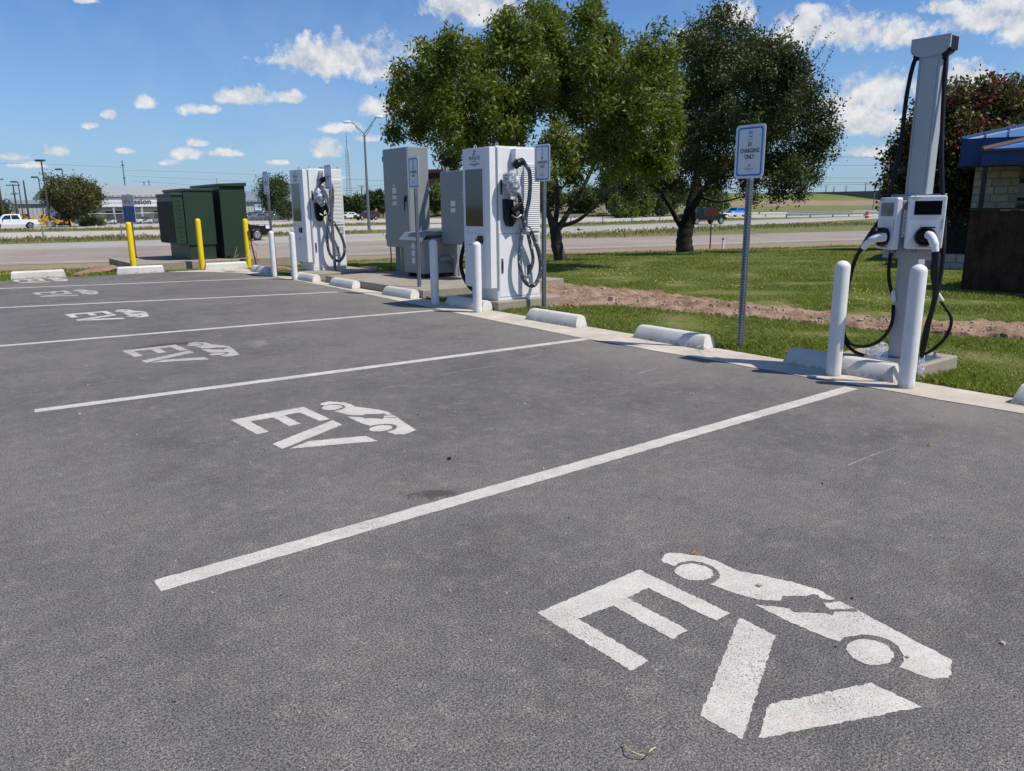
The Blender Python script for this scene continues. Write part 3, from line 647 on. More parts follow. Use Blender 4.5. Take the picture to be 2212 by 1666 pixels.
for x, y, lb in [(288, 571, 'yellow bollard at the left corner of the transformer pad'), (437, 576, 'yellow bollard in front of the middle green cabinet'), (537, 568, 'yellow bollard right of the green cabinets')]:
    P = G(x, y); z = gzf(P.x, P.y)-0.02; Y_ = {288: 19.3, 437: 19.1, 537: 19.3}[x]; P = YP(x, y, Y_); bollard((P.x, P.y, z), 1.215-z*0.3, 'yellow', lb, 'yellow bollards round the transformer pad', 0.062)
# ------------------------------------------------------------------ pads
def pad(lb, x0, x1, y0, y1, z, x_skew=0):
    mb = MB(); mb.box(x0, x1, y0, y1, -0.3, z); o = mb.build('concrete_pad', 'conc', bevel=0.012); tag(o, lb, 'concrete pad', 'concrete equipment pads'); return o
pad('concrete pad under the near fast charger', 5.89, 6.98, 7.93, 8.98, 0.125)
pad('long concrete pad under the grey electrical cabinets, its edge forming the kerb', 5.885, 8.7, 9.81, 13.25, 0.13)
pad('concrete pad under the far fast charger', 5.93, 7.25, 13.75, 15.05, 0.13)
pad('low concrete pad under the tall slim charger', 5.93, 6.62, 2.60, 3.3, 0.115)
pad('concrete pad under the green transformer cabinets', 3.95, 8.9, 19.45, 22.4, 0.12)
# ------------------------------------------------------------------ signs
def make_sign(loc, htop, lb, pw=0.305, ph=0.457):
    r = thing('charging_sign', lb, 'sign', loc, 0, 'EV charging only signs on metal posts')
    mb = MB(); mb.box(-0.022, 0.022, -0.022, 0.022, -0.1, htop-0.05); mb.mi = 1
    z = 0.03
    while z < htop-ph-0.01:
        mb.box(-0.0232, -0.021, -0.006, 0.006, z, z+0.012); mb.box(-0.006, 0.006, -0.0232, -0.021, z, z+0.012); z += 0.0254
    mb.build('post', ['galv', 'black'], r)
    rr = 0.035; def_ = lambda w, h, q, nn=6: [(sx*(w/2-q)+q*math.cos(t), sz*(h/2-q)+q*math.sin(t)) for sx, sz, t0 in ((1, 1, 0), (-1, 1, math.pi/2), (-1, -1, math.pi), (1, -1, 1.5*math.pi)) for t in [t0+i*math.pi/2/nn for i in range(nn+1)]]
    zc = htop-ph/2; xf = -0.030
    mb = MB(); mb.prism([(a, zc+b) for a, b in def_(pw, ph, rr)], xf, xf+0.004, 'x'); pn = mb.build('sign_panel', 'sign_white', r)
    mb = MB(); o1 = def_(pw-0.042, ph-0.042, rr*0.8); o2 = def_(pw-0.072, ph-0.072, rr*0.55); n_ = len(o1)
    for i in range(n_):
        j = (i+1) % n_; mb.face([(xf-0.001, *q) for q in [(o1[i][0], zc+o1[i][1]), (o1[j][0], zc+o1[j][1]), (o2[j][0], zc+o2[j][1]), (o2[i][0], zc+o2[i][1])]])
    mb.build('blue_border', 'blue_line', pn)
    mb = MB(); X = xf-0.0012; ux, uz = (0, -1, 0), (0, 0, 1)
    put_text(mb, 'EV', 0.051, (X, 0, zc+0.045), ux, uz, 0.74, 0.0016); put_text(mb, 'CHARGING', 0.051, (X, 0, zc-0.008), ux, uz, 0.74, 0.0016); put_text(mb, 'ONLY', 0.051, (X, 0, zc-0.060), ux, uz, 0.74, 0.0016)
    mb.mi = 1; put_text(mb, 'FRANCIS', 0.022, (X, 0, zc-0.155), ux, uz, 1.0, 0.0004); put_text(mb, 'ENERGY', 0.009, (X, 0, zc-0.168), ux, uz, 1.3)
    mb.build('lettering', ['ink', 'ink_light'], pn)
    mb = MB()   # charging station pictogram and company mark
    def q(a, b, c, d): mb.face([(X, -a, zc+b), (X, -c, zc+b), (X, -c, zc+d), (X, -a, zc+d)])
    q(-.018, .172, .018, .175); q(-.018, .100, -.0155, .175); q(.0155, .125, .018, .175); q(-.025, .098, .022, .101); q(-.010, .152, .010, .167)
    mb.face([(X, -.0155, zc+.125), (X, -.018, zc+.125), (X, -.023, zc+.100), (X, -.0205, zc+.100)])
    mb.face([(X, .010, zc+.129), (X, .002, zc+.129), (X, .002, zc+.126), (X, .010, zc+.126)]); mb.lathe([(0.008, X), (0.008, X+0.0005)], (0, -0.003, zc+.1275), 10, 'x'); mb.face([(X, -.010, zc+.131), (X, -.017, zc+.129), (X, -.017, zc+.126), (X, -.010, zc+.124)])
    mb.face([(X, .012, zc-.132), (X, .004, zc-.132), (X, -.002, zc-.112), (X, .004, zc-.112)]); mb.face([(X, .001, zc-.106), (X, -.016, zc-.106), (X, -.014, zc-.111), (X, .003, zc-.111)]); mb.face([(X, -.001, zc-.116), (X, -.012, zc-.116), (X, -.010, zc-.121), (X, .001, zc-.121)])
    mb.build('pictogram', 'blue_line', pn)
    mb = MB()
    for zz in (ph/2-0.028, -ph/2+0.028): mb.lathe([(0.008, xf-0.006), (0.008, xf)], (0, 0, zc+zz), 10, 'x')
    mb.build('bolt', 'galv', pn)
    return r
SG = [((1598, 757), 0, (1615, 270), 'charging sign closest to the camera, in front of the dark oak'), ((1175, 668), 0, (1174, 312), 'charging sign at the right edge of the near fast charger'),
      ((906, 620), 0.13, (894, 339), 'charging sign in front of the tall grey cabinet'), ((724, 585), 0.13, (709, 356), 'charging sign overlapping the louvres of the far fast charger'), ((593, 590), 0.0, (576, 371), 'leftmost charging sign, between the green cabinets and the far fast charger')]
for b, z, t, lb in SG:
    P = G(*b, z); h = HAT(P, *t)-z; make_sign((P.x, P.y, z), h, lb)
# ------------------------------------------------------------------ fast chargers
def cabletube(mb, pts, r, n=10): mb.tube(spl(pts, 6), r, n)
def make_charger(loc, lb, var):
    r = thing('fast_charger', lb, 'EV charger', loc, 0, 'two white fast chargers with wrapped cables')
    W, Dp, H = 0.60, 0.72, 1.95
    mb = MB(); mb.box(0.0, Dp, 0, W, 0.0, H); cab = mb.build('cabinet', 'white_metal', r, bevel=0.006)
    mb = MB(); mb.box(0.008, Dp-0.008, 0.008, W-0.008, H+0.0005, H+0.012); mb.build('top_cover', 'white_metal', r, bevel=0.004)
    mb = MB(); mb.box(0.006, 0.009, -0.0015, 0.004, 0.01, H-0.01); mb.box(0.004, 0.022, -0.004, 0.0, 0.14, H-0.01); mb.build('seam', 'grey_mid', cab)
    # front screen housing, overhanging the base, with chamfered near edge
    fx = -0.125
    mb = MB(); mb.prism([(-0.001, 0.012), (-0.001, W-0.0), (-0.10, W-0.0), (fx, W-0.03), (fx, 0.075), (-0.095, 0.012)], 0.17, H-0.004, 'z'); fr = mb.build('screen_housing', 'white_metal', r, bevel=0.004)
    X = fx-0.001
    mb = MB(); mb.box(X-0.004, X+0.001, 0.10, W-0.06, 0.93, 1.72); bz = mb.build('screen_bezel', 'white_metal', fr, bevel=0.003)
    mb = MB(); mb.box(X-0.006, X-0.0035, 0.125, W-0.085, 0.965, 1.685); mb.build('screen', 'screen', fr)
    mb = MB(); mb.box(X-0.003, X+0.001, 0.10, W-0.06, 0.70, 0.90); cp = mb.build('control_panel', 'white_metal', fr, bevel=0.002)
    mb = MB(); mb.box(X-0.03, X-0.003, 0.13, 0.235, 0.745, 0.845); mb.build('card_reader', 'black', fr, bevel=0.006)
    mb = MB(); mb.lathe([(0.022, X-0.012), (0.022, X-0.003)], (0, 0.28, 0.79), 16, 'x'); mb.build('stop_button', 'red' if var == 0 else 'ink_light', fr)
    mb = MB()
    for y in (0.46, 0.38, 0.30, 0.22): mb.box(X-0.0036, X-0.003, y-0.007, y+0.007, 0.868, 0.885)
    mb.box(X-0.0036, X-0.003, 0.38, 0.48, 0.722, 0.728)
    mb.build('panel_icons', 'ink', fr)
    mb = MB(); ux, uz = (0, -1, 0), (0, 0, 1)
    put_text(mb, 'FRANCIS', 0.068, (X-0.0006, W/2, 1.800), ux, uz, 0.95, 0.0005);
    xq = -0.115
    while xq < 0.11:
        wq = random.uniform(.006, .013); mb.face([(X-.0006, W/2-xq, 1.742), (X-.0006, W/2-xq-wq, 1.742), (X-.0006, W/2-xq-wq, 1.742+random.uniform(.012, .017)), (X-.0006, W/2-xq, 1.757)]); xq += wq+random.choice((.003, .003, .010))
    for xq in (-.04, -.025, -.01, .01, .025): mb.face([(X-.0006, W/2-xq, 1.724), (X-.0006, W/2-xq-.010, 1.724), (X-.0006, W/2-xq-.010, 1.738), (X-.0006, W/2-xq, 1.738)])
    put_text(mb, 'ENERGY', 0.022, (X-0.0006, W/2, 1.775), ux, uz, 1.5)
    mb.build('lettering', 'ink', fr)
    mb = MB()
    def bars(x0, z0, h, n_, w=.011, g_=.0045, sl=.35):
        for k in range(n_):
            a = x0+k*(w+g_); mb.face([(X-.0008, W/2-a, z0), (X-.0008, W/2-a-w, z0), (X-.0008, W/2-a-w-h*sl, z0+h), (X-.0008, W/2-a-h*sl, z0+h)])
    bars(-.022, 1.893, .024, 4); bars(-.032, 1.864, .026, 3)
    mb.mi = 1; bars(-.040, 1.850, .011, 1); bars(-.020, 1.850, .011, 2, .007)
    mb.build('company_mark', ['logo_blue', 'ink'], fr)
    # louvred vent on the side
    y0 = -0.001
    mb = MB(); mb.box(0.335, 0.350, y0-0.012, y0, 0.92, 1.735); mb.box(0.695, 0.708, y0-0.012, y0, 0.92, 1.735); mb.box(0.335, 0.708, y0-0.012, y0, 1.735, 1.75); mb.box(0.335, 0.708, y0-0.014, y0, 0.895, 0.92)
    z = 0.93
    while z < 1.72:
        mb.prism([(y0, z), (y0-0.014, z+0.002), (y0-0.014, z+0.007), (y0, z+0.021)], 0.350, 0.695, 'x'); z += 0.0262
    mb.build('louvre', 'white_metal', r)
    mb = MB(); mb.box(0.60, 0.69, y0-0.002, y0, 0.69, 0.84); mb.mi = 1
    for k in range(6): mb.box(0.61, 0.68, y0-0.0026, y0-0.002, 0.705+k*0.021, 0.712+k*0.021)
    mb.build('rating_plate', ['grey_cab', 'label_white'], r)
    mb = MB(); mb.box(0.03, 0.70, y0-0.0012, y0-0.0002, 0.868, 0.873); mb.box(0.03, 0.70, y0-0.0012, y0-0.0002, 0.045, 0.05); mb.box(0.030, 0.0335, y0-0.0012, y0-0.0002, 0.05, 0.868); mb.build('door_seam', 'grey_mid', cab)
    for (hx, hz) in ((0.055, 1.36), (0.06, 0.36)):
        mb = MB(); mb.box(hx, hx+0.035, y0-0.006, y0, hz, hz+0.19); mb.mi = 1; mb.box(hx+0.010, hx+0.024, y0-0.016, y0-0.006, hz+0.03, hz+0.15); mb.build('door_lock', ['galv', 'black'], r, bevel=0.003)
    # bracket and clamp for the cable at the top
    mb = MB(); mb.box(0.235, 0.325, y0-0.10, y0, 1.80, H-0.02); mb.prism([(y0-0.10, 1.80), (y0, 1.80), (y0, 1.76)], 0.235, 0.325, 'x'); mb.build('cable_bracket', 'white_metal', r, bevel=0.004)
    mb = MB(); mb.tube([(0.21, y0-0.10, 1.70), (0.25, y0-0.12, 1.75), (0.32, y0-0.12, 1.77), (0.37, y0-0.10, 1.75)], [0.045, 0.055, 0.05, 0.035], 12); mb.build('cable_clamp', 'black', r, smooth=True)
    # holster
    mb = MB(); mb.prism([(0.085, 1.31), (0.27, 1.30), (0.27, 1.20), (0.255, 1.02), (0.205, 0.955), (0.135, 0.965), (0.095, 1.05)], y0-0.075, y0, 'y'); hol = mb.build('holster', 'black', r, bevel=0.01)
    mb = MB(); mb.prism([(0.105, 1.29), (0.25, 1.28), (0.24, 1.08), (0.20, 0.985), (0.15, 0.99), (0.11, 1.08)], y0-0.085, y0-0.0755, 'y'); mb.build('holster_rim', 'blackmat', hol, bevel=0.004)
    # connector handle: pistol grip held in the holster
    yy_ = y0-0.12
    mb = MB(); mb.tube([(0.17, yy_+0.03, 1.16), (0.235, yy_, 1.20), (0.30, yy_-0.01, 1.26)], [0.05, 0.045, 0.03], 12); mb.tube([(0.235, yy_, 1.40), (0.275, yy_-0.01, 1.30), (0.30, yy_-0.01, 1.22), (0.33, yy_, 1.10)], [0.03, 0.026, 0.028, 0.03], 12)
    mb.tube([(0.15, yy_+0.02, 1.10), (0.22, yy_-0.01, 1.06), (0.30, yy_, 1.10)], [0.02, 0.018, 0.02], 8)
    mb.build('connector_handle', 'black', r, smooth=True)
    s = 1 if var == 0 else 0.94
    # plastic film round the hanging handle
    mb = MB(); base = [(0.09, yy_, 1.64), (0.12, yy_-.01, 1.57), (0.15, yy_-.01, 1.50), (0.19, yy_, 1.43), (0.23, yy_, 1.38)] if var == 0 else [(0.10, yy_, 1.56), (0.14, yy_-.01, 1.50), (0.17, yy_-.01, 1.42), (0.20, yy_, 1.35), (0.24, yy_, 1.28)]
    pts = spl(base, 5); rad = [0.058+0.045*math.sin(math.pi*(i+2)/(len(pts)+3))+random.uniform(-.008, .008) for i in range(len(pts))]
    mb.tube(pts, rad, 14); mb.v = [(x+random.uniform(-.007, .007), y+random.uniform(-.007, .007), z+random.uniform(-.007, .007)) for x, y, z in mb.v]; mb.build('plastic_wrap', 'film2', r, smooth=True)
    mb = MB()
    for q_ in range(4):
        a = random.uniform(-.06, .06); mb.face([(0.20+a, yy_-0.02, 1.40), (0.24+a, yy_-0.03, 1.38), (0.25+a+random.uniform(-.02, .02), yy_-0.02, 1.22), (0.22+a, yy_-0.01, 1.20+random.uniform(0, .05))])
    mb.tube([(0.37, yy_, .93), (0.39, yy_-.02, .90), (0.40, yy_, .86)], [0.03, 0.055, 0.03], 10); mb.v = [(x+random.uniform(-.006, .006), y+random.uniform(-.006, .006), z+random.uniform(-.006, .006)) for x, y, z in mb.v]
    mb.build('plastic_bag', 'bag', r)
    # main cable bundle from the handle down to the loop
    mb = MB(); cabletube(mb, [(0.13, yy_, 1.60), (0.20, yy_, 1.48), (0.27, yy_, 1.32), (0.33, yy_, 1.12), (0.37, yy_, 0.95), (0.39, yy_, 0.87)], 0.034, 12); mb.build('charging_cable', 'film', r, smooth=True)
    mb = MB(); cabletube(mb, [(0.35, yy_+.02, 0.93), (0.29, yy_, 0.75), (0.27, yy_, 0.52), (0.31, yy_, 0.32), (0.41, yy_, 0.20), (0.52, yy_, 0.185), (0.61, yy_, 0.30), (0.63, yy_, 0.46), (0.58, yy_, 0.66), (0.48, yy_, 0.86), (0.42, yy_+0.01, 0.95)], 0.029, 12)
    mb.build('charging_cable', 'film', r, smooth=True)
    mb = MB()
    if var == 0:
        cabletube(mb, [(0.36, yy_, 1.75), (0.43, yy_-.01, 1.66), (0.455, yy_, 1.50), (0.435, yy_, 1.30), (0.385, yy_, 1.10), (0.38, yy_, 0.95)], 0.027, 12)
        cabletube(mb, [(0.41, yy_+.03, 0.95), (0.46, yy_+.03, 0.78), (0.53, yy_+.04, 0.55), (0.52, yy_+.06, 0.42), (0.50, yy_+.10, 0.36)], 0.024, 12)
    else:
        cabletube(mb, [(0.20, yy_, 1.72), (0.17, yy_, 1.60), (0.22, yy_, 1.44), (0.30, yy_, 1.22), (0.37, yy_, 0.98)], 0.027, 12)
        cabletube(mb, [(0.36, yy_, 1.76), (0.45, yy_-.01, 1.60), (0.44, yy_, 1.30), (0.39, yy_, 1.00)], 0.022, 12)
    mb.build('charging_cable', 'film', r, smooth=True)
    mb = MB(); mb.box(0.46, 0.56, y0-0.02, y0, 0.30, 0.46); mb.mi = 1; mb.box(0.475, 0.545, y0-0.024, y0-0.02, 0.315, 0.45); mb.build('cable_inlet', ['white_metal', 'grey_mid'], r)
    # the same cable arrangement on the far side
    mb = MB(); yb = W+0.11; cabletube(mb, [(0.25, yb, 1.70), (0.10, yb+.02, 1.55), (0.05, yb, 1.35), (0.12, yb, 1.05), (0.10, yb, 0.90), (0.02, yb+.08, 0.7), (-0.03, yb+.10, 0.42), (0.05, yb+.06, 0.16), (0.2, yb, 0.05), (0.35, yb, 0.2), (0.35, yb, 0.5), (0.25, yb, 0.8)], 0.028, 10); mb.build('charging_cable', 'blackmat', r, smooth=True)
    mb = MB(); mb.box(0.06, 0.26, W, W+0.09, 0.92, 1.12); mb.build('holster', 'black', r, bevel=0.01)
    mb = MB(); mb.tube([(0.05, yb, 1.52), (0.06, yb+.04, 1.42), (0.05, yb+.03, 1.30), (0.08, yb, 1.22)], [0.03, 0.07, 0.06, 0.02], 10); mb.v = [(x+random.uniform(-.01, .01), y+random.uniform(-.01, .01), z+random.uniform(-.01, .01)) for x, y, z in mb.v]; mb.build('plastic_bag', 'bag', r)
    # lifting eyes
    for (ex_, ey_) in ((0.06, 0.06), (Dp-0.06, 0.06), (0.06, W-0.06), (Dp-0.06, W-0.06)):
        mb = MB(); mb.tube([(ex_+0.019*math.cos(t), ey_, H+0.035+0.019*math.sin(t)) for t in np.linspace(0, 2*math.pi, 15)], 0.006, 6); mb.lathe([(0.012, H+0.010), (0.009, H+0.02)], (ex_, ey_, 0), 10); mb.build('lifting_eye', 'chrome', r, smooth=True)
    if var == 1:
        mb = MB(); mb.lathe([(0.055, H+0.012), (0.055, H+0.03), (0.062, H+0.032), (0.058, H+0.045), (0.03, H+0.05)], (0.36, 0.10, 0), 16); mb.build('vent_cap', 'grey_mid', r, smooth=True)
        mb = MB(); mb.box(X-0.0008, X, 0.24, 0.34, 0.60, 0.645); mb.mi = 1; mb.box(X-0.0014, X-0.0008, 0.25, 0.285, 0.605, 0.64); mb.box(X-0.0014, X-0.0008, 0.295, 0.33, 0.605, 0.64); mb.build('sticker', ['label_white', 'logo_blue'], fr)
    return r
make_charger((5.965, 8.03, 0.125), 'near white fast charger with screen, louvred side and plastic-wrapped cables', 0)
P = G(678.1, 585.2, 0.13)
make_charger((P.x+0.0, P.y, 0.13), 'far white fast charger beside the green cabinets, wrapped handle and grey cable loop', 1)
# ------------------------------------------------------------------ grey electrical gear
r = thing('electrical_cabinet', 'tall grey steel cabinet with black door handle on the long pad', 'electrical cabinet', (7.2, 12.34, 0.13))
mb = MB(); mb.box(0, 0.42, 0, 0.90, 0.48, 2.27); b_ = mb.build('enclosure', 'grey_cab', r, bevel=0.01)
mb = MB(); mb.box(-0.022, -0.0005, 0.004, 0.896, 0.49, 2.26); dr = mb.build('door', 'grey_cab', r, bevel=0.006)
for hz_ in (0.62, 1.35, 2.05):
    mb = MB(); mb.box(-0.03, 0.02, 0.896, 0.915, hz_, hz_+0.09); mb.build('hinge', 'grey_cab', dr)
mb = MB(); mb.box(-0.05, -0.022, 0.065, 0.115, 1.32, 1.42); mb.box(-0.062, -0.05, 0.075, 0.105, 1.22, 1.38); mb.box(-0.06, -0.045, 0.10, 0.118, 1.14, 1.35); mb.build('handle', 'black', dr, bevel=0.006)
def label_set(mb, x, y, z, w=0.12, ux=-1):
    for k, (h, c) in enumerate(((0.10, 0), (0.022, 1), (0.065, 0), (0.022, 1), (0.075, 0))):
        pass
mb = MB(); zz = 1.62
for h, c in ((0.02, 0), (-0.03, None), (0.11, 0), (-0.012, None), (0.02, 1), (0.07, 0), (-0.012, None), (0.02, 1), (0.075, 0)):
    if c is None: zz += h; continue
    mb.mi = c; mb.box(-0.0232, -0.0225, (0.44 if h != 0.02 or c else 0.47), 0.58 if h != 0.02 or c else 0.55, zz-h, zz); zz -= h
    if h > 0.05:
        mb.mi = 2
        for q in range(4): mb.box(-0.0238, -0.0232, 0.46, 0.56-0.02*(q % 2), zz+h*0.2*(q+0.6), zz+h*0.2*(q+0.6)+0.004)
mb.build('warning_label', ['label_white', 'orange', 'ink_light'], dr)
for (x, y) in ((0.20, 0.86), (0.20, 0.66), (0.36, 0.1)):
    mb = MB(); mb.box(x-0.035, x+0.035, y-0.035, y+0.035, 0, 0.48); mb.build('leg', 'grey_cab', r)
mb = MB(); cabletube(mb, [(0.1, 0.97, 0.47), (0.1, 0.96, 0.25), (0.09, 0.985, 0.06), (0.1, 0.97, 0.0)], 0.012, 8); mb.build('ground_wire', 'black', r)
r = thing('electrical_cabinet', 'smaller flat grey cabinet on thin legs beside the near fast charger', 'electrical cabinet', (7.3, 10.55, 0.13))
mb = MB(); mb.box(0, 0.32, 0, 0.88, 0.585, 1.80); mb.build('enclosure', 'grey_cab', r, bevel=0.008)
mb = MB(); mb.box(-0.02, -0.0005, 0.006, 0.874, 0.592, 1.79); dr = mb.build('door', 'grey_cab', r, bevel=0.006)
mb = MB(); mb.box(-0.0215, -0.0205, 0.42, 0.56, 1.22, 1.31); mb.box(-0.0215, -0.0205, 0.42, 0.56, 1.12, 1.19); mb.mi = 1; mb.box(-0.0216, -0.0205, 0.42, 0.56, 1.19, 1.205); mb.build('warning_label', ['label_white', 'orange'], dr)
for y in (0.32, 0.80):
    mb = MB(); mb.tube([(0.2, y, 0.0), (0.2, y, 0.585)], 0.04, 12); mb.build('leg', 'grey_cab', r, smooth=True)
r = thing('dry_transformer', 'squat grey transformer box with sloping hood and side conduit', 'transformer', (6.95, 11.50, 0.13))
mb = MB(); mb.prism([(0.0, 0.07), (0.78, 0.07), (0.78, 0.74), (0.0, 0.66)], 0, 0.70, 'y'); bd = mb.build('housing', 'grey_cab', r, bevel=0.008)
mb = MB(); mb.prism([(-0.07, 0.62), (-0.05, 0.62), (0.06, 0.735), (0.84, 0.80), (0.84, 0.82), (0.05, 0.775), (-0.07, 0.65)], -0.03, 0.73, 'y'); mb.build('hood', 'grey_mid', r, bevel=0.004)
mb = MB(); mb.mi = 0
for zz in (0.24, 0.37, 0.50): mb.mi = 0; mb.box(-0.0015, -0.0005, 0.30, 0.40, zz, zz+0.095); mb.mi = 1; mb.box(-0.002, -0.0015, 0.31, 0.39, zz+0.02, zz+0.025); mb.box(-0.002, -0.0015, 0.31, 0.37, zz+0.045, zz+0.05); mb.box(-0.002, -0.0015, 0.31, 0.39, zz+0.07, zz+0.075)
mb.build('warning_label', ['label_white', 'ink_light'], bd)
for y in (0.06, 0.56):
    mb = MB(); mb.box(0.04, 0.74, y, y+0.08, 0, 0.07); mb.build('skid', 'black', r)
mb = MB(); mb.tube(spl([(0.30, -0.02, 0.30), (0.42, -0.05, 0.33), (0.56, -0.06, 0.28), (0.66, -0.06, 0.15), (0.68, -0.06, 0.0)], 5), 0.045, 12); mb.build('conduit', 'grey_cab', r, smooth=True)
r = thing('equipment_rack', 'black steel rack rails joining the grey cabinets', 'rack', (7.64, 10.7, 0.13))
for z in (1.28, 1.77):
    mb = MB(); mb.box(0.0, 0.06, 0, 2.5, z-0.05, z+0.05); mb.build('rail', 'blackmat', r)
for y in (0.03, 1.2, 2.42):
    mb = MB(); mb.box(0.061, 0.12, y-0.03, y+0.03, 0, 1.9); mb.build('post', 'grey_cab', r)
mb = MB(); mb.box(-0.08, 0.0, 0.86, 1.0, 0.74, 0.86); mb.build('junction_box', 'black', r)
# ------------------------------------------------------------------ tall slim charger
cx0, cy0 = 6.10, 2.765
r = thing('pedestal_charger', 'tall slim grey charging column with two white plug-in units', 'EV charger', (cx0, cy0, 0.115))
mb = MB(); mb.box(0, 0.115, 0, 0.165, 0.012, 2.30); col_ = mb.build('column', 'grey_lt', r, bevel=0.012)
mb = MB(); mb.box(-0.002, 0.0, 0.018, 0.0205, 1.27, 2.28); mb.box(-0.002, 0.0, 0.143, 0.1455, 1.27, 2.28); mb.build('seam', 'grey_mid', col_)
mb = MB(); pr = [(0.222, 2.392), (0.222, 2.312), (0.205, 2.306)]+[(0.0825+0.12*math.cos(t), 2.306-0.042*math.sin(t)) for t in np.linspace(0.1, math.pi-0.1, 14)]+[(-0.04, 2.306), (-0.057, 2.312), (-0.057, 2.392)]
mb.prism(pr, -0.016, 0.0, 'x'); mb.prism(pr, 0.1155, 0.128, 'x'); mb.box(-0.016, 0.128, -0.057, 0.222, 2.3925, 2.402); cp = mb.build('cap', 'grey_lt', r)
mb = MB(); mb.box(0.0005, 0.115, -0.056, 0.221, 2.3005, 2.392); mb.build('cap_hollow_shade', 'blackmat', r)  # black block stands in for the shaded hollow of the open cap
mb = MB(); mb.box(-0.17, 0.30, -0.13, 0.28, 0.0, 0.012); bp_ = mb.build('base_plate', 'chrome', r, bevel=0.003)
for x, y in ((-0.13, 0.24), (-0.13, -0.09), (0.26, 0.24), (0.26, -0.09)):
    mb = MB(); mb.lathe([(0.016, 0.0125), (0.016, 0.03), (0.009, 0.03), (0.009, 0.055)], (x, y, 0), 8); mb.build('anchor_bolt', 'galv', bp_)
mb = MB(); mb.box(-0.035, -0.001, -0.13, 0.27, 0.80, 1.275); mb.box(-0.035, 0.06, -0.13, 0.27, 1.2755, 1.285); mb.build('back_plate', 'grey_lt', r, bevel=0.006)
UN = []
for side, pxc, ang in ((1, (1914, 480), R(-34)), (-1, (2000, 478), R(35))):
    c = XP(pxc[0], pxc[1]+3, 5.885); loc = c-Vector((cx0, cy0, 0.115))
    u_ = bpy.data.objects.new('charging_unit', None); COL.objects.link(u_); u_.parent = r; u_.location = loc; u_.rotation_euler = (0, 0, ang); u_.empty_display_size = 0.1
    UN.append(u_)
    # local: front at -x, width along y
    def rrect(w, h, q, nn=5): return [(sx*(w/2-q)+q*math.cos(t), sz*(h/2-q)+q*math.sin(t)) for sx, sz, t0 in ((1, 1, 0), (-1, 1, math.pi/2), (-1, -1, math.pi), (1, -1, 1.5*math.pi)) for t in [t0+i*math.pi/2/nn for i in range(nn+1)]]
    mb = MB(); mb.prism(rrect(0.25, 0.385, 0.018), 0.0, 0.045, 'x'); mb.build('front_cover', 'white_metal', u_, bevel=0.008)
    mb = MB(); mb.box(0.0455, 0.15, -0.12, 0.12, -0.185, 0.17); mb.build('rear_housing', 'grey_mid', u_, bevel=0.01)
    mb = MB(); mb.box(-0.002, -0.0003, -0.095 if side < 0 else -0.088, 0.085 if side < 0 else 0.088, 0.055, 0.155); mb.build('display', 'screen2' if side < 0 else 'lcd', u_)
    mb = MB()
    for k in range(5): mb.box(-0.0012, -0.0003, -0.114, -0.100, -0.045+k*0.0155, -0.040+k*0.0155)
    mb.build('indicator_marks', 'ink', u_)
    mb = MB(); put_text(mb, 'FRANCIS', 0.018, (-0.001, 0.085, 0.172), (0, -1, 0), (0, 0, 1), 0.95); put_text(mb, 'ENERGY', 0.008, (-0.001, 0.085, 0.164), (0, -1, 0), (0, 0, 1), 1.3)
    mb.face([(-.001, .092, .188), (-.001, .088, .188), (-.001, .080, .197), (-.001, .086, .197)]); mb.face([(-.001, .084, .197), (-.001, .074, .197), (-.001, .076, .194), (-.001, .085, .194)])
    mb.build('lettering', 'ink', u_)
    mb = MB()
    for k in range(9): mb.box(-0.001, -0.0003, -0.05+k*0.012-0.004, -0.05+k*0.012+0.003, -0.180, -0.170)
    mb.build('small_print', 'ink_light', u_)
    zc = -0.10; yc = 0.0 if side < 0 else -0.005
    mb = MB(); mb.lathe([(0.066, 0.0), (0.072, -0.012), (0.070, -0.045), (0.060, -0.05), (0.045, -0.02)], (0, yc, zc), 28, 'x'); hs = mb.build('socket_ring', 'black', u_, smooth=True)
    mb = MB(); mb.box(-0.075, -0.05, yc-0.055, yc+0.045, zc+0.062, zc+0.072) ; mb.T = None; mb.build('latch_lever', 'black', u_, bevel=0.003)
    mb = MB(); mb.box(0.06, 0.125, -0.1212 if side > 0 else 0.1202, -0.1202 if side > 0 else 0.1212, -0.10, 0.10); mb.mi = 1
    for k in range(6): mb.box(0.068, 0.118, -0.1216 if side > 0 else 0.1212, -0.1212 if side > 0 else 0.1216, -0.085+k*0.03, -0.079+k*0.03)
    if side < 0: mb.mi = 2; mb.box(0.06, 0.125, 0.1211, 0.1215, 0.09, 0.11); mb.box(0.06, 0.125, 0.1211, 0.1215, 0.03, 0.038)
    mb.build('instruction_label', ['label_white', 'ink_light', 'orange'], u_)
    mb = MB(); mb.lathe([(0.02, -0.225), (0.02, -0.185)], (0.10, 0.04, 0), 12); mb.build('cable_gland', 'galv', u_)
O = Vector((cx0, cy0, 0.115))
def L3(l): return [p-O for p in l]
def cb(name, pts, rad, m, n_=12): mb = MB(); mb.tube(spl(L3(pts), 6), rad, n_); return mb.build(name, m, r, smooth=True)
XPL = lambda *a: XP(*a)
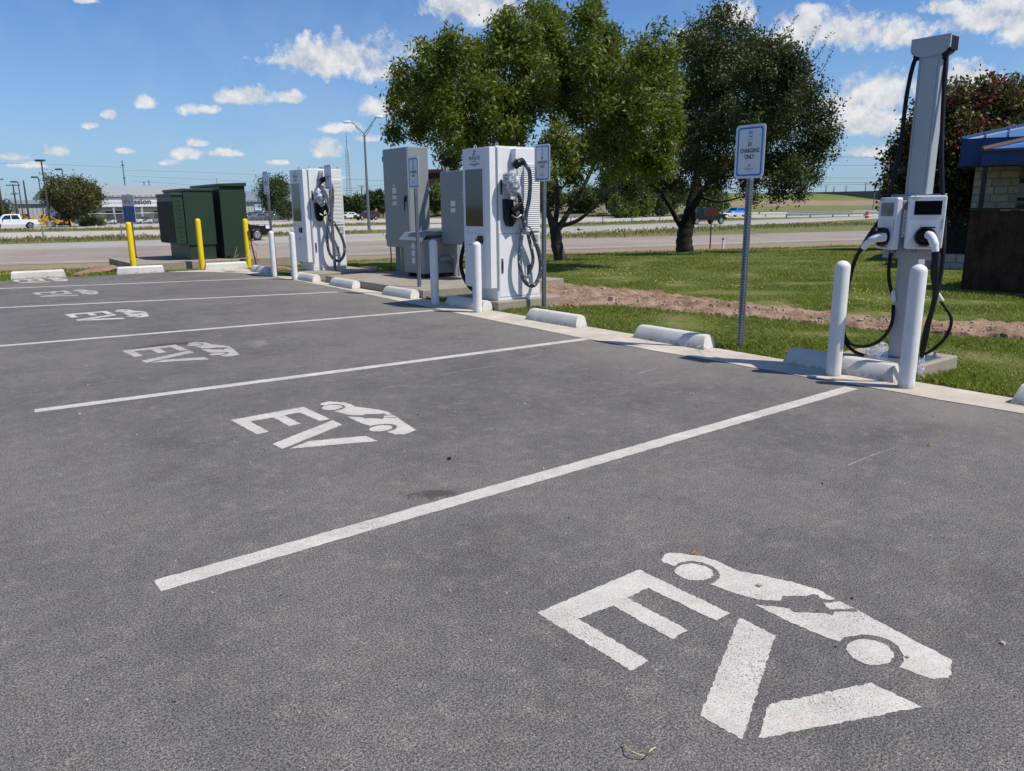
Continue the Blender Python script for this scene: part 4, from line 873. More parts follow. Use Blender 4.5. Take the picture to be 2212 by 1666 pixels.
# left unit plug and cables
lp = [XP(1911, 512, 5.83), XP(1893, 514, 5.78), XP(1878, 522, 5.76), XP(1864, 536, 5.76)]
mb = MB(); mb.tube(spl(L3(lp), 5), [0.036]*5+[0.034]*5+[0.026]*5+[0.022], 14); mb.build('charging_plug', 'white_metal', r, smooth=True)
mb = MB(); mb.tube(spl(L3([XP(1912, 502, 5.83), XP(1890, 503, 5.77), XP(1872, 516, 5.75)]), 4), 0.016, 10); mb.build('charging_plug_trim', 'black', r, smooth=True)
cb('charging_cable', [XP(1864, 536, 5.76), XP(1850, 556, 5.78), XP(1838, 590, 5.82), XP(1826, 650, 5.85), XP(1822, 715, 5.88), XP(1838, 742, 5.9), XP(1872, 748, 5.95), XP(1905, 732, 6.0), XP(1926, 700, 6.05), XP(1930, 660, 6.1)], 0.0135, 'blackmat')
cb('charging_cable', [XP(1820, 722, 5.88), XP(1830, 745, 5.9), XP(1850, 762, 5.93), XP(1882, 772, 5.95)], 0.0135, 'blackmat')
cb('hanging_cable', [XP(1984, 118, 6.14), XP(1980, 122, 6.11), XP(1970, 150, 6.10), XP(1958, 210, 6.08), XP(1951, 270, 6.06), XP(1944, 320, 6.04), XP(1933, 370, 6.02), XP(1922, 415, 6.0), XP(1914, 450, 6.02), XP(1898, 480, 6.0), XP(1880, 505, 5.95), XP(1862, 534, 5.9), XP(1848, 560, 5.88), XP(1836, 600, 5.87), XP(1824, 660, 5.87), XP(1821, 720, 5.88)], 0.0155, 'blackmat')
cb('unit_feed_cable', [XP(1927, 537, 6.05), XP(1922, 560, 6.04), XP(1920, 600, 6.04), XP(1928, 640, 6.09)], 0.014, 'blackmat')
mb = MB(); mb.tube(L3([XP(1928, 628, 6.08), XP(1931, 652, 6.08)]), 0.017, 10); mb.build('cable_sleeve', 'label_white', r)
# right unit plug and cables
rp = [XP(2006, 508, 5.83), XP(2012, 512, 5.78), XP(2019, 530, 5.77), XP(2021, 544, 5.77)]
mb = MB(); mb.tube(spl(L3(rp), 5), [0.030]*6+[0.030]*5+[0.024]*5, 14); mb.build('charging_plug', 'white_metal', r, smooth=True)
mb = MB(); mb.tube(L3([XP(2021, 544, 5.77), XP(2021, 562, 5.77)]), 0.027, 14); mb.build('cable_sleeve', 'blackmat', r, smooth=True)
cb('charging_cable', [XP(2021, 556, 5.77), XP(2022, 585, 5.78), XP(2019, 640, 5.8), XP(2008, 690, 5.82), XP(1998, 740, 5.84), XP(1990, 772, 5.86)], 0.0165, 'blackmat')
cb('charging_cable', [XP(2016, 562, 5.80), XP(2013, 590, 5.8), XP(2018, 630, 5.8), XP(2012, 668, 5.81), XP(2000, 705, 5.83), XP(1989, 760, 5.86)], 0.0115, 'blackmat')
cb('hanging_cable', [XP(2038, 112, 6.18), XP(2042, 130, 6.16), XP(2040, 180, 6.15), XP(2036, 260, 6.13), XP(2034, 330, 6.10), XP(2036, 420, 6.08), XP(2040, 480, 6.05), XP(2038, 540, 6.0), XP(2031, 600, 5.98), XP(2022, 640, 5.95), XP(2006, 700, 5.92), XP(1994, 745, 5.9), XP(1986, 775, 5.88)], 0.0155, 'blackmat')
cb('hanging_cable', [XP(2046, 112, 6.30), XP(2044, 150, 6.27), XP(2039, 200, 6.22)], 0.013, 'blackmat')
for a in ((1981, 122), (2042, 118)):
    mb = MB(); c = XP(*a, 6.13)-O; mb.tube([c+Vector((0, 0, -0.03)), c+Vector((0, 0, 0.0)), c+Vector((0, 0, 0.03))], [0.018, 0.028, 0.018], 10); mb.build('cable_grip', 'blackmat', r, smooth=True)
cb('looped_cable', [XP(2032, 650, 6.08), XP(2046, 670, 6.08), XP(2055, 690, 6.08), XP(2050, 715, 6.08), XP(2035, 738, 6.08), XP(2012, 757, 6.04), XP(1992, 768, 6.0)], 0.012, 'blackmat')
mb = MB(); mb.tube(L3([XP(2024, 632, 6.05), XP(2036, 650, 6.08)]), 0.014, 10); mb.build('cable_sleeve', 'label_white', r)
def bag(pts, rad, nm, m='bag'):
    mb = MB(); q = spl(L3(pts), 5); k = len(q); mb.tube(q, [rad*(0.35+0.65*math.sin(math.pi*(i+1)/(k+1)))*random.uniform(.8, 1.2) for i in range(k)], 12)
    mb.v = [(x+random.uniform(-.007, .007), y+random.uniform(-.007, .007), z+random.uniform(-.007, .007)) for x, y, z in mb.v]; mb.build(nm, m, r)
bag([XP(1868, 770, 5.95), XP(1890, 762, 5.96), XP(1912, 742, 6.0)], 0.05, 'plastic_bag')
bag([XP(1990, 762, 5.87), XP(1984, 780, 5.87), XP(1986, 804, 5.87)], 0.045, 'plastic_bag')
# ------------------------------------------------------------------ green transformer cabinets on their pad
def gthing(lb, x, y): return thing('transformer_cabinet', lb, 'transformer', (x, y, 0.12), 0, 'dark green transformer cabinets')
r = gthing('low dark green radiator unit with fine black grille, leftmost cabinet', 5.05, 19.95)
mb = MB(); mb.box(0, 0.255, 0, 1.45, 0.40, 1.55); bd = mb.build('housing', 'green', r, bevel=0.01)
mb = MB(); mb.box(-0.02, 0.256, -0.02, 1.47, 1.551, 1.605); mb.build('lid', 'green', r, bevel=0.008)
mb = MB(); mb.box(-0.005, -0.0008, 0.01, 1.44, 0.42, 1.42); mb.build('grille_backing', 'blackmat', bd)
mb = MB(); y = 0.02
while y < 1.42: mb.box(-0.020, -0.0052, y, y+0.018, 0.425, 1.415); y += 0.04
mb.build('grille', 'green_dk', bd)
mb = MB()
for k in range(10): mb.lathe([(0.022, -0.008), (0.016, -0.012), (0.0, -0.014)], (0.15, 0, 0.50+k*0.105), 8, 'y')
mb.build('bolt', 'green', bd, smooth=True)
r = gthing('middle dark green transformer tank with raised lid', 5.34, 19.95)
mb = MB(); mb.box(0, 0.64, 0, 1.75, 0, 0.36); mb.build('base', 'green', r, bevel=0.006)
mb = MB(); mb.box(-0.03, 0.67, -0.03, 1.78, 0.3605, 1.66); mb.build('tank', 'green', r, bevel=0.008)
mb = MB(); mb.box(-0.05, 0.69, -0.05, 1.80, 1.661, 1.72); mb.build('lid', 'green', r, bevel=0.006)
mb = MB(); mb.prism([(-0.06, 1.62), (-0.12, 1.60), (-0.10, 1.45), (-0.04, 1.3), (-0.031, 1.3), (-0.031, 1.64)], 0.06, 0.10, 'y'); mb.build('lid_hinge', 'green_dk', r)
r = gthing('tallest dark green cabinet with sloping lid, right of the tank', 6.16, 19.85)
mb = MB(); mb.box(0, 0.64, 0, 2.35, 0, 1.78); bd = mb.build('housing', 'green', r, bevel=0.008)
mb = MB(); mb.prism([(-0.03, 1.781), (0.67, 1.781), (0.67, 1.87), (-0.03, 1.84)], -0.05, 2.40, 'y'); mb.build('lid', 'green', r, bevel=0.006)
mb = MB(); mb.box(-0.002, -0.0005, 0.06, 2.2, 0.06, 1.7); mb.build('door', 'green_dk', bd)
mb = MB(); mb.box(0.641, 0.66, 0.02, 0.06, 1.5, 1.62); mb.box(0.641, 0.66, 0.02, 0.06, 0.2, 0.32); mb.build('hinge', 'green_dk', bd)
# information board on a post behind the yellow bollard
P = Vector((4.52, 22.0, 0.12))
r = thing('information_board', 'faded blue and white poster board on a thin post behind a yellow bollard', 'sign', P, R(38))
mb = MB(); mb.tube([(0, 0, 0), (0, 0, 1.62)], 0.03, 10); mb.build('post', 'galv', r)
mb = MB(); mb.box(-0.045, -0.032, -0.18, 0.18, 0.90, 1.60); pn = mb.build('board', mat('faded_board', (.42, .40, .44), .5, var=.15, vscale=8), r)
M['poster_blue'] = mat('faded_poster_blue', (.035, .085, .24), .5, var=.35, vscale=6); M['poster_rust'] = mat('faded_poster_rust', (.40, .20, .12), .6)
mb = MB(); mb.box(-0.0465, -0.0455, -0.17, 0.17, 0.93, 1.32); mb.mi = 1; mb.box(-0.0475, -0.0468, -0.060, -0.054, 0.94, 1.31); mb.box(-0.0475, -0.0468, 0.054, 0.060, 0.94, 1.31)
mb.mi = 2; mb.box(-0.0465, -0.0455, 0.02, 0.10, 1.40, 1.48); mb.box(-0.0465, -0.0455, -0.06, -0.02, 1.40, 1.45); mb.build('poster', ['poster_blue', 'ink_light', 'poster_rust'], pn)
# leaning rusty barrier with red tape right of the yellow bollard
r = thing('leaning_stake', 'rusty leaning stake with red tape beside the right yellow bollard', 'stake', YP(552, 573, 19.2))
mb = MB(); mb.tube([(0.03, 0, -0.05), (-0.10, 0.02, 0.85)], 0.02, 6); mb.build('stake', 'rust', r)
mb = MB(); mb.tube(spl([(-0.02, 0, 0.35), (0.05, -0.02, 0.28), (0.03, 0, 0.16), (0.10, 0, 0.10)], 3), 0.008, 4); mb.tube(spl([(-0.05, 0, 0.6), (0.04, 0, 0.52), (0.09, 0, 0.46)], 3), 0.007, 4); mb.build('tape', 'red', r)
# ------------------------------------------------------------------ trees
def leaves_mesh(name, C, per, size, asp, spread, m, parent, seed, redfrac=0.0, flat=1.0):
    """C: clump centres (n,3); per: leaves per clump; small folded leaf quads through the crown"""
    g = np.random.default_rng(seed); n = len(C)*per
    c = np.repeat(C, per, 0)+g.normal(0, 1, (n, 3))*spread*np.array([1, 1, flat])
    d = g.normal(0, 1, (n, 3)); d[:, 2] -= 0.25; d /= np.linalg.norm(d, axis=1)[:, None]
    e = np.cross(d, g.normal(0, 1, (n, 3))); e /= np.linalg.norm(e, axis=1)[:, None]
    L = (size*g.uniform(.6, 1.3, n))[:, None]; W = L*asp
    v = np.stack([c-d*L/2, c+e*W/2, c+d*L/2, c-e*W/2], 1).reshape(-1, 3)
    me = bpy.data.meshes.new(name); me.vertices.add(4*n); me.vertices.foreach_set('co', v.ravel().astype(np.float32))
    me.loops.add(4*n); me.loops.foreach_set('vertex_index', np.arange(4*n, dtype=np.int32)); me.polygons.add(n)
    me.polygons.foreach_set('loop_start', np.arange(0, 4*n, 4, dtype=np.int32)); me.polygons.foreach_set('loop_total', np.full(n, 4, np.int32))
    at = me.attributes.new('tint', 'FLOAT', 'FACE'); cl = np.repeat(g.uniform(0, 1, len(C)), per)
    t = np.clip(0.55*cl+0.45*g.uniform(0, 1, n), 0, 0.89)
    if redfrac: t = np.where((np.repeat(g.uniform(0, 1, len(C)), per) < redfrac) & (g.uniform(0, 1, n) < 0.75), 1.0, t)
    at.data.foreach_set('value', t.astype(np.float32)); me.materials.append(M[m]); me.update()
    o = bpy.data.objects.new(name, me); COL.objects.link(o); o.parent = parent; return o
def clumps(blobs, dens, g, shell=0.75):
    out = []
    for (c, rad) in blobs:
        k = max(4, int(dens*rad*rad))
        d = g.normal(0, 1, (k, 3)); d /= np.linalg.norm(d, axis=1)[:, None]
        rr = rad*np.where(g.uniform(0, 1, k) < shell, g.uniform(.66, 1.10, k), g.uniform(.1, .6, k))
        out.append(np.array(c)+d*rr[:, None])
    return np.concatenate(out)
def big_tree(name, lb, cat, base, depthdir, blobpx, stems, trunk_r, leafm, barkm, dens, per, lsize, asp, spread, seed, scale, twigs=None):
    g = np.random.default_rng(seed); B = Vector(base)
    dist = math.hypot(B.x, B.y); r = thing(name, lb, cat, B)
    blobs = []
    for (x, y, rad) in blobpx:
        rm = rad*scale*g.uniform(.80, 1.0); off = g.uniform(depthdir[0], depthdir[1]) if depthdir else g.uniform(-1.6, 1.6); c = DP(x, y, dist+off)-B; blobs.append((tuple(c), rm))
    C = clumps(blobs, dens, g)
    leaves_mesh('crown', C, per, lsize, asp, spread, leafm, r, seed)
    mb = MB(); nodes = []
    for st in stems:
        pts = spl([DP(x, y, dist+o)-B if o is not None else Vector((0, 0, -0.3)) for x, y, o, _ in st], 5); rs = [s[3] for s in st]
        rad = [float(np.interp(i/(len(pts)-1)*(len(st)-1), range(len(st)), rs)) for i in range(len(pts))]
        mb.tube(pts, [q*(1+0.06*math.sin(i*2.1)) for i, q in enumerate(rad)], 12); nodes += list(zip(pts, rad))
    nodes = [n_ for n_ in nodes if n_[0].z > 1.2]
    order = sorted(blobs, key=lambda b: min((Vector(b[0])-n_[0]).length for n_ in nodes))
    for c, rad in order:
        c = Vector(c); best = min(nodes, key=lambda n_: (c-n_[0]).length+max(0, n_[0].z-c.z)*1.5); p0, r0 = best; r1 = min(r0*0.6, 0.07)
        mid = p0.lerp(c, 0.5)+Vector(g.normal(0, .12, 3))-Vector((0, 0, 0.1)); pts = spl([p0, mid, c], 4); rr = np.linspace(r1, 0.018, len(pts))
        mb.tube(pts, list(rr), 6); nodes += list(zip(pts[2:], rr[2:]))
        for q in range(5):
            d = Vector(g.normal(0, 1, 3)).normalized()*rad*0.9; mb.tube([c, c+d*0.5+Vector(g.normal(0, .05, 3)), c+d], [0.014, 0.009, 0.004], 4)
    if twigs:
        for (x, y, dx, dy) in twigs:
            p = DP(x, y, dist+g.uniform(-.8, .8))-B; q = DP(x+dx, y+dy, dist+g.uniform(-.8, .8))-B; mb.tube([p, p.lerp(q, .5)+Vector((.05, 0, 0)), q], [.012, .007, .003], 4)
    mb.build('trunk', barkm, r, smooth=True)
    if twigs:
        tc_ = []
        for (x, y, dx, dy) in twigs:
            for t in np.linspace(0.1, 1, 9): tc_.append(tuple(DP(x+dx*t+g.uniform(-1, 1), y+dy*t, dist)-B))
        leaves_mesh('sprigs', np.array(tc_), 5, lsize*0.8, asp, 0.05, leafm, r, seed+1)
    return r
ZX = lambda X: 829.5+X/2.207
ZY = lambda Y: Y/2.207
T1 = [(130,400,95),(90,540,75),(70,640,35),(250,320,100),(320,250,70),(300,470,130),(430,300,90),(480,400,120),(560,190,90),(600,100,65),(700,60,60),(640,300,150),(760,180,120),(830,90,70),(840,300,130),(960,50,60),(1030,40,50),(1000,150,90),(850,430,150),(1010,330,120),(1080,230,70),
      (1000,540,150),(1210,300,90),(1280,230,60),(1290,420,110),(1180,560,140),(1350,480,70),(1330,570,80),(1240,720,110),(1100,690,110),(960,720,110),(850,700,100),(500,550,140),(350,620,100),(200,600,80),(330,720,60),(300,775,35),(620,600,110),(700,480,120),(1340,690,55),(1330,800,60),(1180,820,70),(880,820,60),(440,690,60),(760,830,50),(200,430,70),(1160,430,90)]
T1 = [(ZX(a), ZY(b), c/2.207) for a, b, c in T1]
d1 = math.hypot(12.98, 14.75); s1_ = 1/86.0
st1 = [[(0, 0, None, .20), (1213, 570, 0, .165), (1203, 530, 0, .15), (1200, 502, 0, .145), (1188, 470, -.1, .08), (1172, 430, -.3, .06), (1150, 380, -.5, .05), (1120, 290, -.7, .035), (1060, 200, -.8, .02)],
       [(1200, 504, 0, .10), (1215, 480, .1, .08), (1232, 452, .3, .06), (1262, 400, .4, .05), (1300, 320, .5, .035), (1330, 240, .5, .02)],
       [(1202, 512, 0, .09), (1200, 480, .2, .07), (1205, 430, .4, .06), (1198, 350, .3, .05), (1208, 250, .1, .04), (1240, 120, 0, .02)],
       [(1212, 488, .1, .06), (1245, 478, -.2, .05), (1275, 455, -.4, .035), (1330, 400, -.6, .03), (1390, 330, -.8, .02)]]
big_tree('pecan_tree', 'tall olive green tree with slanted forked trunk behind the near fast charger', 'tree', (12.98, 14.75, gzf(12.98, 14.75)), (-4.5, 0.6), T1, st1, .17, 'leaf_pecan', 'bark', 74, 145, 0.112, 0.36, 0.115, 3, s1_)
T2 = [(1480,190,70),(1440,260,60),(1560,140,60),(1620,120,55),(1690,170,70),(1520,300,120),(1640,270,120),(1770,260,90),(1860,220,50),(1900,240,40),(1660,400,140),(1850,350,100),(1460,420,100),(1560,500,140),(1790,470,140),(1960,320,70),(2000,420,90),(2060,520,70),(2080,620,70),(1950,560,120),(2090,720,60),(1990,720,90),(1800,640,140),(1600,650,140),
      (1450,580,100),(1400,720,100),(1270,850,80),(1350,870,70),(1150,880,60),(1220,930,40),(1500,800,110),(1600,830,90),(1720,830,90),(1860,800,90),(1940,840,70),(1990,920,45),(2050,830,50),(1740,930,45),(1070,880,50),(1900,900,50),(1340,620,70),(1350,330,60),(1230,220,50)]
T2 = [(ZX(a), ZY(b), c/2.207) for a, b, c in T2]
st2 = [[(0, 0, None, .42), (1479, 545, 0, .335), (1478, 520, 0, .30), (1482, 490, 0, .28), (1490, 465, 0, .26), (1496, 435, .1, .21), (1505, 380, .2, .13), (1510, 280, .2, .08), (1530, 150, .2, .03)],
       [(1480, 500, 0, .13), (1465, 480, -.3, .10), (1452, 455, -.6, .09), (1437, 430, -.9, .08), (1420, 400, -1.1, .06), (1400, 350, -1.2, .04)],
       [(1490, 455, 0, .15), (1508, 430, -.3, .13), (1525, 405, -.5, .10), (1570, 360, -.9, .07), (1640, 310, -1.2, .04), (1700, 260, -1.2, .03)]]
tw2 = [(1490,60,-8,-35),(1520,55,-12,-42),(1555,55,8,-40),(1600,55,18,-42),(1612,60,30,-45),(1660,80,22,-40),(1690,85,30,-50),(1745,110,20,-50),(1760,130,35,-60),(1770,160,30,-55),(1790,240,22,-50),(1470,80,-25,-25),(1380,90,-15,-25),(1425,85,-8,-35),(1785,300,28,-25),(1580,50,-4,-35)]
big_tree('live_oak', 'broad dark green oak with thick trunk right of the olive green tree', 'tree', (22.74, 18.86, gzf(22.74, 18.86)), (-6.8, 0.4), T2, st2, .3, 'leaf_oak', 'bark_dark', 52, 165, 0.084, 0.6, 0.15, 5, 1/60.0, tw2)
# crepe myrtle behind the stone building
bm_ = DP(2068, 500, 27); bm_.z = gzf(bm_.x, bm_.y)
CMB = [(2120,300,50),(1990,300,40),(1960,330,35),(1945,380,35),(2010,370,50),(2060,260,50),(2100,220,40),(2150,230,45),(2190,250,50),(2240,260,60),(2060,330,60),(1985,420,35),(2080,400,60),(2030,440,35),(2130,400,60),(2200,330,60),(1940,430,22),(2000,250,25),(2110,440,40),(1950,400,30),(2050,210,22)]
stm = [[(0, 0, None, .11), (2064, 470, 0, .10), (2058, 440, -.2, .08), (2040, 400, -.4, .05), (2000, 330, -.5, .03)], [(0, 0, None, .10), (2072, 470, .1, .10), (2080, 430, .2, .08), (2100, 380, .3, .05), (2130, 290, .3, .03)], [(2066, 490, 0, .07), (2045, 455, -.3, .05), (2025, 430, -.4, .03)]]
o_ = big_tree('crepe_myrtle', 'tree with reddish pink blossoms behind the blue-roofed building', 'tree', bm_, None, CMB, stm, .1, 'leaf_red', 'bark', 90, 80, 0.12, 0.6, 0.16, 8, 1/58.0)
for ch in [c for c in o_.children if c.name.startswith('crown')]:
    n_ = len(ch.data.polygons); g = np.random.default_rng(5); k = n_//80; f = np.repeat(g.uniform(0, 1, k), 80)[:n_]; v = np.zeros(n_, np.float32); ch.data.attributes['tint'].data.foreach_get('value', v)
    f = np.pad(f, (0, n_-len(f))); v = np.where((f < 0.30) & (g.uniform(0, 1, n_) < .38), 1.0, v).astype(np.float32); ch.data.attributes['tint'].data.foreach_set('value', v)
def tree(name, lb, px, pb, D, top, wpx, leafm, seed, grp=None, trunk=True, n=2500, ls=None, cat='tree', sq=0.85, lift=.22):
    """a farther tree: px centre, ground at distance D, crown from py top down, half width wpx (pixels)"""
    g = np.random.default_rng(seed); B = DP(px, pb, D); B.z = gzf(B.x, B.y)-0.1; s = D*0.98/FPX*1.03
    H = HAT(B, px, top)-B.z; w = wpx*s; r = thing(name, lb, cat, B, 0, grp)
    z0 = 0.12*H if trunk else 0.0; blobs = []
    for k in range(16 if wpx > 12 else 8):
        a = g.uniform(0, 2*math.pi); q = g.uniform(0, 1)**.6*w*0.62; zc = z0+(H-z0)*g.uniform(lift, .80); f = 1-abs(zc/H-.45)*0.9
        blobs.append(((q*math.cos(a)*f, q*math.sin(a)*f, zc), g.uniform(.26, .42)*min(w, (H-z0)*0.75)))
    C = clumps(blobs, 26/ max(.4, (w*.35)**2), g); per = max(6, n//len(C)); ls = ls or max(0.10, 1.6*s)
    leaves_mesh('crown', C, per, ls, 0.55, 0.13*w*sq, leafm, r, seed)
    mb = MB(); tr = max(0.05, H*0.022); mb.tube([(0, 0, -0.2), (g.normal(0, .1), 0, H*.3), (g.normal(0, .2), g.normal(0, .2), H*.7)], [tr, tr*.8, tr*.3], 8)
    for c, rad in blobs[:6]: mb.tube([(0, 0, H*.25), tuple(Vector(c)*0.6+Vector((0, 0, H*.1))), c], [tr*.5, tr*.3, tr*.12], 5)
    mb.build('trunk', 'bark_dark', r); return r
tree('roadside_oak', 'brownish green tree behind the white pickup at the left', 152, 489, 131, 392, 88, 'leaf_rusty', 29, n=42000, ls=0.34, sq=.6, lift=.48)
tree('roadside_tree', 'round dark green tree between the green cabinets and the far fast charger', 600, 470, 165, 380, 46, 'leaf_far', 22, n=14000, ls=0.35)
tree('roadside_tree', 'low dark green tree behind the grey metal shed', 622, 476, 150, 434, 34, 'leaf_far', 23, n=7000, ls=0.3)
tree('roadside_tree', 'dark tree at the left edge of the picture beyond the pickup', 2, 470, 230, 428, 42, 'leaf_far', 24, n=4000, ls=0.5)
for i, (px, pb, D, top, w, m, lb) in enumerate([
    (772, 466, 190, 424, 24, 'leaf_far', 'dark tree right beside the far fast charger'), (748, 466, 190, 428, 16, 'leaf_far', 'small tree seen beside the louvres of the far fast charger'), (800, 466, 195, 421, 20, 'leaf_far', 'dark tree behind the twin-armed highway lamp'),
    (828, 466, 190, 414, 18, 'leaf_far', 'dark tree touching the left edge of the tall grey cabinet'), (945, 470, 180, 405, 28, 'leaf_bright', 'bright green tree in the gap between the two grey cabinets'),
    (965, 470, 185, 418, 22, 'leaf_far', 'tree behind the small flat grey cabinet'), (1265, 466, 175, 440, 36, 'leaf_far', 'tree behind the fork of the olive green tree'), (1180, 466, 180, 432, 30, 'leaf_far', 'tree behind the nearest fast charger edge'),
    (1375, 474, 150, 437, 26, 'leaf_bright', 'light green roadside bush left of the oak trunk'), (1410, 472, 160, 432, 30, 'leaf_far', 'dark green roadside tree just left of the oak trunk'), (1345, 476, 145, 448, 20, 'leaf_bright', 'low light green bush between the two big tree trunks'),
    (1325, 470, 165, 430, 28, 'leaf_far', 'green roadside tree between the two big tree trunks'), (1455, 470, 165, 425, 30, 'leaf_far', 'dark tree directly behind the oak trunk'), (1512, 466, 170, 430, 26, 'leaf_far', 'dark tree behind the black pickup'), (1540, 466, 175, 436, 18, 'leaf_bright', 'small bright tree right of the black pickup'),
    (2190, 420, 48, 165, 75, 'leaf_far', 'dark green tree rising behind the crepe myrtle at the right edge')]):
    tree('roadside_tree' if i < 15 else 'dark_tree', lb, px, pb, D, top-((34 if 5 < i < 15 else 8) if i < 15 else 0), w*(1.75 if 5 <= i < 15 else 1.15), m, 40+i, 'trees beyond the highway' if i < 15 else None, n=14000 if 5 < i < 15 else 8000 if i < 15 else 26000, ls=0.5 if i < 15 else 0.16)
tree('roadside_bush', 'rounded green bush below the warehouse at the left', 202, 489, 133, 470, 30, 'leaf_bright', 71, None, False, 3500, 0.22, 'bush')
tree('roadside_bush', 'small green tuft in the grass by the concrete carriageway', 1250, 503, 74, 494, 5, 'leaf_bright', 72, None, False, 400, 0.12, 'bush')
# ------------------------------------------------------------------ vehicles
def car_side(kind):
    if kind == 'pickup':
        body = [(-2.85,.55),(-2.9,.95),(-2.82,1.12),(-1.75,1.18),(-1.70,1.20),(0.95,1.20),(2.85,1.18),(2.92,1.05),(2.92,.55),(2.45,.50),(-2.4,.50)]
        cab = [(-1.72,1.19),(-1.05,1.86),(-0.85,1.92),(0.62,1.92),(0.80,1.85),(0.93,1.19)]
        win = [[(-1.45,1.24),(-0.98,1.74),(-0.32,1.80),(-0.32,1.24)], [(-0.22,1.24),(-0.22,1.80),(0.52,1.80),(0.72,1.24)]]
        wh, wr, W, wn = (-1.95, 1.80), 0.40, 1.0, 0
    elif kind == 'suv':
        body = [(-2.3,.45),(-2.36,.8),(-2.25,.98),(-1.15,1.08),(-1.1,1.1),(2.25,1.1),(2.34,.95),(2.34,.5),(1.9,.38),(-1.9,.38)]
        cab = [(-1.16,1.09),(-.45,1.62),(-.2,1.70),(1.7,1.68),(2.0,1.55),(2.26,1.09)]
        win = [[(-.92,1.12),(-.40,1.54),(.28,1.60),(.28,1.12)], [(.37,1.12),(.37,1.60),(1.15,1.60),(1.25,1.12)], [(1.34,1.12),(1.25,1.59),(1.66,1.56),(1.98,1.12)]]
        wh, wr, W, wn = (-1.42, 1.42), 0.36, .93, 0
    else:
        body = [(-2.3,.38),(-2.38,.68),(-2.2,.84),(-1.0,.95),(-.95,.96),(1.6,.98),(2.3,.95),(2.4,.75),(2.35,.42),(1.9,.30),(-1.9,.30)]
        cab = [(-1.0,.955),(-.25,1.36),(0,1.42),(.95,1.40),(1.25,1.32),(1.85,.97)]
        win = [[(-.72,.99),(-.18,1.29),(.30,1.33),(.30,.99)], [(.38,.99),(.38,1.33),(.95,1.30),(1.4,.99)]]
        wh, wr, W, wn = (-1.42, 1.42), 0.34, .91, 0
    return body, cab, win, wh, wr, W
